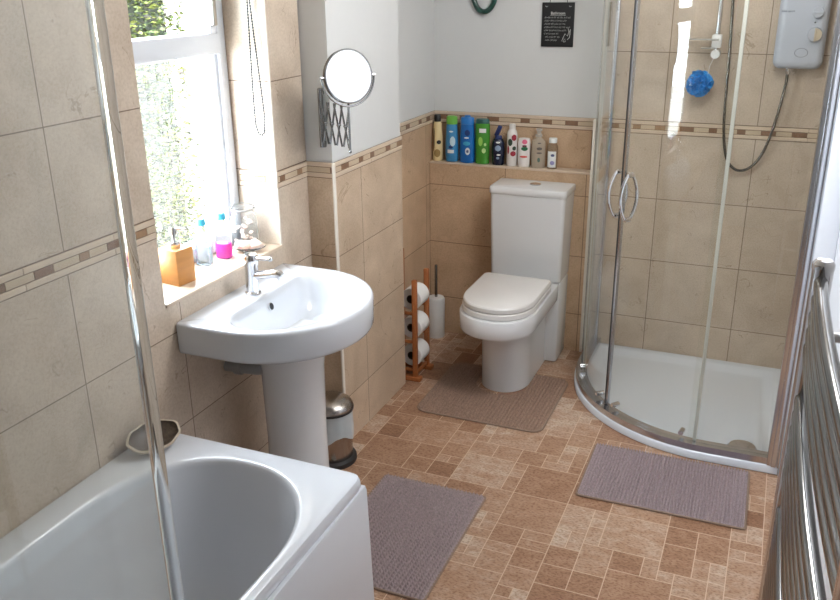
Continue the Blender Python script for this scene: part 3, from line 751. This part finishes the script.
bottle('pale blue shampoo bottle with a lime green cap on the tiled shelf', 'bottle', -1.493, yy, sh, 1, .78, b1, [(0, .1865), (.0275, .1865), (.0285, .2), (.027, .222), (.02, .226), (0, .227)], gc,
       [('label', w_, -24, 34, .045, .062), ('print', P('pale_print', (190, 212, 220)), -2, 48, .08, .128), ('print', nv, -14, 26, .068, .082), ('print', w_, -12, 28, .148, .156)])
b2 = P('shampoo_deep_blue', (24, 104, 178)); c2 = P('blue_green_cap', (60, 150, 140))
bottle('wide deep blue shampoo bottle with a round white badge', 'bottle', -1.411, yy, [(0, 0), (.032, 0), (.037, .004), (.0385, .05), (.037, .12), (.034, .18), (.033, .19), (0, .192)], 1, .70, b2,
       [(0, .191), (.034, .191), (.034, .219), (.031, .223), (.016, .225), (.014, .233), (0, .234)], P('blue_cap_wide', (40, 118, 190)),
       [('badge', w_, -2, 34, .042, .078), ('print', nv, 6, 24, .052, .067), ('print', w_, -12, 26, .122, .13), ('print', nv, -8, 34, .135, .165), ('print', P('teal_print', (70, 170, 200)), -20, 36, .088, .108)])
b3 = P('shower_gel_green', (66, 140, 46), .25); c3 = P('teal_cap', (34, 86, 84))
bottle('bright green shower gel bottle with a dark teal top', 'bottle', -1.332, yy, [(0, 0), (.034, 0), (.036, .003), (.0355, .02), (.034, .022), (.035, .026), (.0375, .12), (.037, .185), (.035, .198), (0, .2)], 1, .66, b3,
       [(0, .199), (.0345, .199), (.034, .212), (.03, .219), (0, .221)], c3, [('label', w_, -14, 40, .155, .175), ('print', P('lime_print', (150, 204, 90)), -20, 14, .09, .135), ('print', P('pale_lime_print', (190, 220, 150)), 8, 40, .055, .08), ('print', P('pale_lime_print', (190, 220, 150)), 24, 44, .09, .105)])
nb = P('navy_bottle', (20, 28, 52), .25)
def navycap():
    b = MB(); b.lathe([(0, .128), (.018, .128), (.017, .14), (.014, .144), (0, .144)], 20, None, 0, 1, .8)
    b.box(-.011, .009, -.011, .011, .138, .192, .005, 0, T((-.006, 0, .0))@Matrix.Shear('XY', 4, (0, 0))@R(24, 'Y')@T((-.062, 0, -.012))); return b
bottle('dark navy bottle with an angled pouring cap on the tiled shelf', 'bottle', -1.250, yy, [(0, 0), (.027, 0), (.0295, .004), (.0325, .06), (.031, .105), (.024, .124), (.018, .129), (0, .129)], 1, .72, nb, None, P('navy_cap', (34, 48, 96)),
       [('print', w_, -12, 30, .108, .116), ('print', P('grey_blue_print', (130, 150, 176)), -16, 36, .07, .098), ('print', w_, 0, 34, .048, .056), ('print', P('grey_blue_print', (130, 150, 176)), -4, 24, .03, .042)], capbuild=navycap)
wr = P('aerosol_white', (224, 220, 216), .25); red = P('berry_red', (150, 40, 56)); dk = P('dark_green_print', (50, 70, 54))
bottle('slim white and red patterned aerosol can on the tiled shelf', 'can', -1.180, yy, [(0, 0), (.0235, 0), (.0255, .003), (.0255, .15), (.023, .165), (.0165, .178), (0, .18)], 1, 1, wr,
       [(0, .178), (.0155, .178), (.0155, .197), (.012, .203), (0, .204)], P('cap_white_warm', (218, 214, 208)),
       [('print', red, 10, 66, .125, .155), ('print', dk, -30, 20, .1, .135), ('print', red, 0, 60, .05, .075), ('print', dk, 20, 62, .078, .098), ('print', red, -36, -14, .06, .1)], name='aerosol_can')
pk = P('pink_print', (226, 110, 140))
bottle('short white bottle with pink lettering and a green picture', 'bottle', -1.119, yy, [(0, 0), (.027, 0), (.0295, .004), (.031, .07), (.0305, .12), (.027, .137), (0, .14)], 1, .72, P('lotion_white', (232, 226, 222)),
       [(0, .0001), (.026, .0001), (.0275, .002), (.0275, .006), (0, .006)], pk, [('print', pk, -8, 40, .112, .134), ('print', P('leaf_print', (40, 110, 70)), -14, 46, .08, .1), ('print', P('coral_print', (226, 104, 96)), -26, 44, .046, .056), ('print', P('plum_print', (110, 60, 70)), -6, 36, .098, .108)])
bottle('clear bottle with grey lettering second from the shower end of shelf', 'bottle', -1.047, yy, [(0, 0), (.031, 0), (.0335, .004), (.034, .11), (.032, .13), (.016, .142), (.014, .15), (0, .15)], 1, .72, mat('milky_bottle', (214, 200, 180), .15, trans=.4, ior=1.2),
       [(0, .149), (.017, .149), (.017, .16), (.0105, .163), (.01, .174), (.016, .178), (.015, .187), (0, .188)], mat('clear_cap', (226, 222, 214), .2, trans=.5, ior=1.2),
       [('print', P('grey_text', (100, 92, 88)), -4, 40, .088, .102), ('print', P('grey_text', (100, 92, 88)), -4, 40, .07, .078), ('print', P('grey_green', (84, 110, 100)), 4, 26, .03, .052), ('print', P('grey_text', (100, 92, 88)), 2, 30, .118, .124)])
bottle('small clear bottle with a white cap and white label, nearest the shower', 'bottle', -.977, yy, [(0, 0), (.0225, 0), (.0245, .003), (.025, .095), (.023, .11), (.018, .12), (.0165, .124), (0, .125)], 1, .8, mat('clear_small_bottle', (232, 214, 190), .1, trans=.8, ior=1.15),
       [(0, .124), (.019, .124), (.0195, .126), (.0195, .145), (.018, .147), (0, .147)], w_, [('label', w_, -52, 52, .008, .085), ('print', P('slate_print', (90, 94, 130)), -8, 32, .06, .073), ('print', P('lilac_print', (150, 146, 190)), -14, 34, .02, .04)])

# ------------------------------------------------------------------ wall decorations
def make_sign():
    cx, cz, w, h = -.988, 1.580, .150, .194; y = YB-.0015
    t = thing('chalkboard_sign', 'small black wall sign with white chalk style writing hung on a cord', 'sign', (cx, y, cz))
    MB().box(cx-w/2, cx+w/2, y-.007, y, cz-h/2, cz+h/2, .001).build('board', M_black, t)
    c = MB(); c.tube([(cx-.043, y-.004, cz+h/2-.012), (cx-.03, y-.004, cz+h/2+.05), (cx, y-.004, cz+h/2+.10), (cx+.03, y-.004, cz+h/2+.05), (cx+.043, y-.004, cz+h/2-.012)], .0016, 6); c.build('hanging_cord', M_blk, t)
    n = MB(); n.ball((cx, y-.004, cz+h/2+.10), .004, 8); n.build('nail', M_steel, t)
    def text(s, x, z, size, al='LEFT', bold=False):
        cu = bpy.data.curves.new('lettering', 'FONT'); cu.body = s; cu.size = size; cu.align_x = al; cu.extrude = .0002; cu.offset = .0002 if bold else 0
        o = bpy.data.objects.new('lettering', cu); COL.objects.link(o); o.data.materials.append(M_chalk); o.parent = t
        o.rotation_euler = (PI/2, 0, 0); o.location = (x-cx, -.0074, z-cz); to_mesh(o)
    text('Bathroom', cx+.0, cz+.045, .0165, 'CENTER', True)
    s = MB(); yb = y-.0072
    s.box(cx-.036, cx+.036, yb-.0004, yb, cz+.0405, cz+.0418)
    rnd = random.Random(9)
    # rows of tiny chalk handwriting, too small in the photo to read: strokes with word gaps and a tick before each
    for r, ln in enumerate((.112, .098, .102, .106, .09, .07, .06, .055)):
        z0 = cz+.028-r*.0142; x = cx-.062+(.006 if r > 5 else 0); xe = x+ln
        if r < 6: s.tube([(x, yb, z0+.003), (x+.002, yb, z0), (x+.006, yb, z0+.008)], .0006, 5); x += .009
        while x < xe:
            wl = rnd.uniform(.010, .022); pts = []; k = 0
            while k*.0019 < wl: pts.append((x+k*.0019, yb, z0+(.0062 if k % 2 else 0)+rnd.uniform(-.0008, .0022))); k += 1
            s.tube(pts, .00055, 5); x += wl+.004
    # chalk doodle in the corner
    q = (cx+.048, cz-.045)
    s.tube([(q[0]-.022, yb, q[1]-.018), (q[0]-.012, yb, q[1]+.006), (q[0], yb, q[1]-.004), (q[0]+.008, yb, q[1]+.018), (q[0]+.013, yb, q[1]+.004)], .0012, 6)
    s.tube([(q[0]+.002, yb, q[1]+.03), (q[0]+.006, yb, q[1]+.012), (q[0]+.013, yb, q[1]+.026), (q[0]+.01, yb, q[1]-.01), (q[0], yb, q[1]-.02)], .0012, 6)
    s.tube([(q[0]-.026, yb, q[1]-.026), (q[0]-.018, yb, q[1]-.014), (q[0]-.02, yb, q[1]-.028), (q[0]-.01, yb, q[1]-.016), (q[0]-.008, yb, q[1]-.029), (q[0]-.018, yb, q[1]-.03)], .0012, 6)
    for sx in (-1, 1): s.tube([(cx+sx*.055-.006, yb, cz+.082), (cx+sx*.055, yb, cz+.078), (cx+sx*.055+.006, yb, cz+.081)], .0009, 5)
    s.build('chalk_writing', M_chalk, t)['kind'] = 'stuff'
make_sign()

def make_ring():
    c = Vector((-1.342, YB-.014, 1.727)); b = MB(); pts = []
    for k in range(48):
        a = 2*PI*k/48; pts.append(c+Vector((.056*math.cos(a), 0, .092*math.sin(a))))
    b.tube(pts, .0125, 14, True)
    o = b.build('wall_ring', M_ring); tag(o, 'dark green glossy oval ring hung on the white wall', 'wall ornament')
make_ring()

# ------------------------------------------------------------------ shower
SC, SR = (-.095, 3.72), .65          # centre and radius of the quadrant corner (tray outline)
def path(inset, a0=0, a1=90, wall=None, n=40):
    """plan path: along the side panel from the back wall, around the corner, then along the front to the side wall"""
    r = SR-inset; q = []
    if wall in ('back', 'both'): q += [(SC[0]-r, YB-.004), (SC[0]-r, (YB+SC[1])/2)]
    for k in range(n+1):
        a = math.radians(a0+(a1-a0)*k/n); q.append((SC[0]-r*math.cos(a), SC[1]-r*math.sin(a)))
    if wall in ('side', 'both'): q += [(XR-.002, SC[1]-r)]
    return q
def strip(b, q0, q1, z0, z1, mi=0):
    """solid wall between two plan paths of equal length"""
    n = len(q0); rings = []
    for (u, v), (p, r) in zip(q0, q1): rings.append([(u, v, z0), (p, r, z0), (p, r, z1), (u, v, z1)])
    return b.loft(rings, True, True, mi)
def make_tray():
    t = thing('shower_tray', 'low white quadrant shower tray in the corner', 'shower tray', (-.2, 3.55, 0))
    xw, yw = XR-.003, YB-.003
    def outl(ins, back, z):
        q = path(ins, 0, 90, None, 48); r = SR-ins
        q = [(SC[0]-r, yw-back)]+q+[(xw-back, SC[1]-r), (xw-back, yw-back)]
        return [(x, y, z) for x, y in q]
    b = MB(); b.loft([outl(.004, 0, .001), outl(0, 0, .004), outl(0, 0, .033), outl(.003, 0, .036), outl(.062, .035, .036), outl(.07, .042, .032), outl(.085, .06, .014), outl(.11, .09, .011)], True, True)
    b.build('tray', M_acr, t, 50)
    c = (.035, 3.205, 0); w = MB(); w.lathe([(0, .011), (.056, .011), (.058, .016), (.05, .026), (.03, .031), (0, .032)], 36, T(c)); w.build('waste_cover', M_chr, t)
make_tray()
def make_enclosure():
    t = thing('shower_enclosure', 'curved glass quadrant shower enclosure with two sliding doors and chrome frame', 'shower enclosure', (-.2, 3.5, .037))
    zt = 1.93; zb = .0365
    for nm, z0, z1 in (('bottom_rail', zb, .064), ('top_rail', zt-.05, zt)):
        b = MB(); strip(b, path(.006, 0, 90, 'both'), path(.056, 0, 90, 'both'), z0, z1); b.build(nm, M_alu, t, 40)
    b = MB(); b.box(XR-.045, XR-.001, 3.068, 3.11, zb, zt, .003); b.box(XR-.030, XR-.012, 3.060, 3.075, zb, zt, .003); b.box(XR-.008, XR-.001, 3.06, 3.07, zb, zt, .002); b.build('wall_profile', M_alu, t)
    r = SR-.03
    b = MB(); b.box(SC[0]-r-.008, SC[0]-r+.008, YB-.03, YB-.001, zb, zt, .003); b.build('wall_profile', M_alu, t)
    z0, z1 = .064, zt-.05
    b = MB(); strip(b, path(.027, 0, 12, 'back', 14), path(.033, 0, 12, 'back', 14), z0, z1); b.build('fixed_panel', M_gls, t, 40)
    b = MB(); strip(b, path(.027, 83, 90, 'side', 10), path(.033, 83, 90, 'side', 10), z0, z1); b.build('fixed_panel', M_gls, t, 40)
    for a0, a1, hs in ((7.5, 44.6, 41.6), (45.4, 85.5, 48.6)):
        b = MB(); strip(b, path(.041, a0, a1), path(.047, a0, a1), z0+.006, z1-.004); d = b.build('sliding_door', M_gls, t, 40)
        edge = a1 if hs < 45 else a0; far = a0 if hs < 45 else a1
        s = MB(); e0 = edge-.55; strip(s, path(.038, e0, e0+1.1, None, 3), path(.050, e0, e0+1.1, None, 3), z0+.004, z1-.002); s.build('magnetic_seal', M_dark if hs < 45 else M_alu, d)
        s = MB(); strip(s, path(.034, far-.55, far+.55, None, 3), path(.050, far-.55, far+.55, None, 3), z0+.004, z1-.002); s.build('edge_seal', M_sealw, d)
        def pol(a, rr, z): a = math.radians(a); return (SC[0]-rr*math.cos(a), SC[1]-rr*math.sin(a), z)
        hd = MB(); rg = SR-.044
        for sgn in (1, -1):
            pts = []; rs = []
            for k in range(21):
                u = k/20; pts.append(pol(hs-.0*sgn, rg+sgn*(.004+.036*math.sin(PI*u)**.75), .885+.19*u)); rs.append(.0062+.001*math.cos(PI*(2*u-1)/2))
            hd.tube(pts, .0065, 10, rs=rs)
        for z in (.892, 1.068): hd.tube([pol(hs, rg-.012, z), pol(hs, rg+.012, z)], .010, 12)
        hd.build('handle', M_chr, d)
        for a in (a0+5, a1-5):
            for z in (.088, z1-.03):
                kz = MB(); kz.tube([pol(a, rg-.016, z), pol(a, rg+.016, z)], .0105, 14); kz.tube([pol(a, rg+.014, z), pol(a, rg+.02, z)], .0075, 14)
                kz.build('roller', M_chr, d)
make_enclosure()

def make_electric():
    x0, x1, z0, z1, yb = -.052, .138, 1.418, 1.80, YB-.0015
    t = thing('electric_shower', 'white electric shower unit with two dials on the shower wall', 'shower unit', ((x0+x1)/2, yb, 1.6))
    def rr(i, y, r=.03):
        q = []
        for px, pz, s in ((x1-i-r, z0+i+r, -90), (x1-i-r, z1-i-r, 0), (x0+i+r, z1-i-r, 90), (x0+i+r, z0+i+r, 180)):
            for k in range(8): a = math.radians(s+90*k/7); q.append((px+r*math.cos(a), y-.0*pz, pz+r*math.sin(a)))
        return q
    b = MB(); b.loft([rr(.004, yb, .026), rr(0, yb-.01, .03), rr(0, yb-.058, .03), rr(.006, yb-.074, .028), rr(.018, yb-.084, .02), rr(.03, yb-.086, .015)]); b.build('body', M_elec, t, 40)
    f = yb-.086; Ry = R(90, 'X')
    for (cx, cz, r, nm) in ((.094, 1.642, .022, 'temperature_dial'), (.094, 1.556, .029, 'power_dial')):
        d = MB(); d.lathe([(0, -.004), (r, -.004), (r*.96, .014), (r*.88, .017), (0, .017)], 36, T((cx, f, cz))@Ry); dd = d.build(nm, M_elec, t)
        g = MB(); g.box(cx-r*.12, cx+r*.12, f-.026, f-.016, cz-r*.9, cz+r*.9, .002, 0, None) if nm == 'power_dial' else g.box(cx-r*.9, cx+r*.9, f-.024, f-.016, cz-r*.14, cz+r*.14, .002)
        g.build('grip', M_beige if nm == 'power_dial' else M_elec, dd)
        if nm == 'power_dial':
            h = MB(); n = 16; poly = [(cx+r*.86*math.sin(PI*k/n), cz+r*.86*math.cos(PI*k/n)) for k in range(n+1)]
            h.loft([[(x, f-.0172, z) for x, z in poly], [(x, f-.019, z) for x, z in poly]]); h.build('dial_face', M_beige, dd)
    d = MB(); d.lathe([(0, 0), (.021, 0), (.02, .003), (0, .004)], 36, T((.052, f, 1.484))@Ry, 0, 1.15, .8); d.build('start_button', M_elec, t)
    d = MB(); d.lathe([(.0205, -.001), (.0225, -.001), (.0225, .0012), (.0205, .0012), (.0205, -.001)], 36, T((.052, f, 1.484))@Ry, 0, 1.15, .8); d.build('button_ring', M_grey, t)
    d = MB(); d.ball((.088, f, 1.602), .0032, 8); d.build('indicator_light', M_dark, t)
    d = MB(); d.tube([(.082, f-.0005, 1.688), (.088, f-.0005, 1.694), (.094, f-.0005, 1.69)], .0012, 6); d.build('dial_mark', P('red_mark', (170, 60, 60)), t)
    cu = bpy.data.curves.new('lettering', 'FONT'); cu.body = 'mira sport'; cu.size = .0115; cu.align_x = 'CENTER'; cu.extrude = .0002; cu.offset = .0003
    o = bpy.data.objects.new('lettering', cu); COL.objects.link(o); o.data.materials.append(M_grey); o.parent = t; o.rotation_euler = (PI/2, 0, 0); o.location = (-.018-(x0+x1)/2, f-.0004-yb, 1.642-1.6); to_mesh(o)
    d = MB(); d.lathe([(0, 1.394), (.009, 1.394), (.011, 1.398), (.011, 1.42), (0, 1.42)], 20, T((.012, YB-.045, 0))); d.build('hose_outlet', M_chr, t)
    h = MB()
    K = [(.012, YB-.045, 1.393), (.010, YB-.046, 1.35), (-.004, YB-.044, 1.23), (-.03, YB-.04, 1.10), (-.062, YB-.036, 1.02), (-.105, YB-.032, .978), (-.152, YB-.032, .978), (-.192, YB-.034, 1.03), (-.215, YB-.037, 1.15), (-.222, YB-.042, 1.3), (-.228, YB-.047, 1.5), (-.236, YB-.06, 1.68), (-.243, YB-.085, 1.82), (-.25, YB-.11, 1.89)]
    def cr(K, n=10):
        K = [Vector(k) for k in K]; o = []
        for i in range(len(K)-1):
            a, b_, c, d_ = K[max(0, i-1)], K[i], K[i+1], K[min(len(K)-1, i+2)]
            for j in range(n):
                u = j/n; o.append(.5*((2*b_)+(c-a)*u+(2*a-5*b_+4*c-d_)*u*u+(3*b_-a-3*c+d_)*u**3))
        return o+[K[-1]]
    h.tube(cr(K), .0062, 10); hz = h.build('shower_hose', M_hose)
    tag(hz, 'looping chrome shower hose hanging below the electric shower unit', 'shower hose')
    # riser rail with slider, soap tray and hand set
    rx, ry = -.283, YB-.055
    r = thing('riser_rail', 'chrome riser rail with white bracket and clear soap tray', 'shower rail', (rx, YB, 1.5))
    MB().tube([(rx, ry, 1.475), (rx, ry, 1.92)], .0095, 16).build('rail', M_chr, r)
    b = MB(); b.box(rx-.02, rx+.02, ry-.018, ry+.018, 1.495, 1.55, .006); b.tube([(rx, ry-.02, 1.470), (rx, YB-.001, 1.470)], .0185, 24); b.build('bracket', M_plw, r)
    b = MB(); b.box(rx-.012, rx+.012, ry-.012, YB-.001, 1.90, 1.93, .004); b.build('top_bracket', M_plw, r)
    s = MB(); s.box(rx-.115, rx+.012, ry-.055, ry+.03, 1.528, 1.534, .003); s.box(rx-.06, rx+.0, ry-.04, ry+.02, 1.492, 1.498, .003)
    s.build('soap_tray', mat('clear_tray', (240, 240, 236), .1, trans=.7, ior=1.2), r)
    b = MB(); b.box(rx-.02, rx+.02, ry-.03, ry+.018, 1.84, 1.88, .006); b.build('slider', M_plw, r)
    b = MB(); b.tube([(rx+.02, ry-.055, 1.86), (rx+.01, ry-.10, 1.93), (rx+.0, ry-.13, 1.99)], .013, 14); b.lathe([(0, -.01), (.04, -.008), (.042, .006), (0, .008)], 28, T((rx, ry-.145, 2.0))@R(115, 'X')); b.build('hand_set', M_chr, r)
    # nylon puff hanging from the bracket
    pc = Vector((-.333, YB-.085, 1.348)); pf = thing('shower_puff', 'bright blue nylon bath puff hanging in the shower', 'bath puff', tuple(pc))
    rnd = random.Random(12); m = MB()
    for k in range(46):
        ax = Vector((rnd.gauss(0, 1), rnd.gauss(0, 1), rnd.gauss(0, 1))).normalized(); u = ax.orthogonal().normalized(); v = ax.cross(u)
        base = ax*rnd.uniform(.008, .03); n = 26; R0 = rnd.uniform(.034, .056); ph = rnd.uniform(0, 6.28); fq = rnd.choice((4, 5, 6))
        inn, out = [], []
        for i in range(n):
            a = 2*PI*i/n; w = .011*math.sin(fq*a+ph)
            dr = u*math.cos(a)+v*math.sin(a)
            p_o = pc+base+dr*R0+ax*w; p_i = pc+base*.7+dr*R0*.62+ax*w*.3
            dd = (p_o-pc)
            lim = .058+.007*math.sin(3*a+ph*2)
            if dd.length > lim: p_o = pc+dd.normalized()*lim
            inn.append(tuple(p_i)); out.append(tuple(p_o))
        n3 = [tuple(Vector(p)+ax*.0012) for p in out]; n4 = [tuple(Vector(p)+ax*.0012) for p in inn]
        m.loft([inn, out, n3, n4, inn], False, False)
    m.build('ruffles', M_puff, pf, 80)
    s = MB(); s.tube([(pc.x+.03, pc.y+.01, pc.z+.04), (-.30, YB-.079, 1.42), (-.283, YB-.08, 1.464)], .0013, 6); s.build('hanging_string', M_plw, pf)
make_electric()

# ------------------------------------------------------------------ towel radiator
def make_radiator():
    xp, xn, y0, y1 = .098, .124, .76, 1.44
    t = thing('towel_radiator', 'tall chrome ladder towel radiator with many horizontal bars beside the shower', 'towel radiator', (xp, (y0+y1)/2, .3))
    for x, y in ((xn, y0), (xp, y1)):
        MB().lathe([(.012, .30), (.0165, .303), (.0165, 1.335), (.0175, 1.337), (.0175, 1.346), (.013, 1.352), (0, 1.353)], 24, T((x, y, 0))).build('upright', M_chr, t)
    groups = [[1.318-.0285*k for k in range(5)], [1.108-.0285*k for k in range(6)], [.885-.0285*k for k in range(7)], [.62-.0285*k for k in range(9)]]
    for g in groups:
        for z in g:
            b = MB(); pts = []
            for k in range(19):
                u = k/18; pts.append((xn+(xp-xn)*u-.010*math.sin(PI*u)**.7, y0+(y1-y0)*u, z))
            b.tube(pts, .0108, 14); b.build('bar', M_chrd, t)
    for x, y in ((xn, y0), (xp, y1)):
        for z in (1.222, .40):
            b = MB(); b.tube([(XN-.001, y, z), (x+.012, y, z)], .009, 12); b.tube([(XN-.001, y, z), (XN-.008, y, z)], .018, 20); b.build('wall_bracket', M_chr, t)
    v = MB(); v.tube([(xp, y1, .30), (xp, y1, .24)], .014, 14); v.tube([(xp, y1, .255), (xp, y1, .001)], .008, 14); v.lathe([(0, .001), (.022, .001), (.02, .008), (0, .009)], 20, T((xp, y1, 0))); v.tube([(xp, y1+.0, .25), (xp-.045, y1, .25)], .014, 16); v.build('valve', M_chr, t)
make_radiator()

# ------------------------------------------------------------------ light and camera
def area(name, loc, rot, size, power, col=(1, 1, 1), sy=None, portal=False):
    l = bpy.data.lights.new(name, 'AREA'); l.energy = power; l.color = col
    if sy: l.shape = 'RECTANGLE'; l.size = size; l.size_y = sy
    else: l.shape = 'DISK'; l.size = size
    o = bpy.data.objects.new(name, l); COL.objects.link(o); o.location = loc; o.rotation_euler = rot
    if portal: l.cycles.is_portal = True
    return o
area('window_portal', (-1.86, (WY0+WY1)/2, (WZ0+WZ1)/2), (0, -PI/2, 0), WZ1-WZ0, 1, sy=WY1-WY0, portal=True)
pl = bpy.data.lights.new('room_fill', 'POINT'); pl.energy = 28; pl.shadow_soft_size = .17; pl.color = (.97, .98, 1)  # added soft fill to brighten the room; no real lamp fitting here
po = bpy.data.objects.new('room_fill', pl); COL.objects.link(po); po.location = (-.25, 2.55, 2.2)
sun = bpy.data.lights.new('sun', 'SUN'); sun.energy = 7; sun.angle = math.radians(.6); so = bpy.data.objects.new('sun', sun); COL.objects.link(so)
so.rotation_euler = (math.radians(48), 0, math.radians(28))
W = bpy.data.worlds.new('sky'); S.world = W; W.use_nodes = True
bg = W.node_tree.nodes['Background']; bg.inputs[0].default_value = (.78, .89, 1, 1); bg.inputs[1].default_value = 23.0

f = 843.84; yaw, pit, rol = .399983, .3628655, -.0108205
fwd = Vector((-math.sin(yaw)*math.cos(pit), math.cos(yaw)*math.cos(pit), -math.sin(pit))); rt = Vector((math.cos(yaw), math.sin(yaw), 0)); up = rt.cross(fwd)
r2 = rt*math.cos(rol)+up*math.sin(rol); u2 = up*math.cos(rol)-rt*math.sin(rol)
cam = bpy.data.cameras.new('camera'); cam.sensor_width = 36; cam.lens = f/840*36; cam.clip_start = .02
co = bpy.data.objects.new('camera', cam); COL.objects.link(co)
co.matrix_world = Matrix(((r2.x, u2.x, -fwd.x, 0), (r2.y, u2.y, -fwd.y, 0), (r2.z, u2.z, -fwd.z, 1.78), (0, 0, 0, 1)))
S.camera = co
S.view_settings.view_transform = 'Standard'; S.view_settings.look = 'None'; S.view_settings.gamma = 1; S.view_settings.exposure = 0.34
S.view_settings.use_curve_mapping = False
for o in bpy.data.objects:
    if '_o' in o: del o['_o']
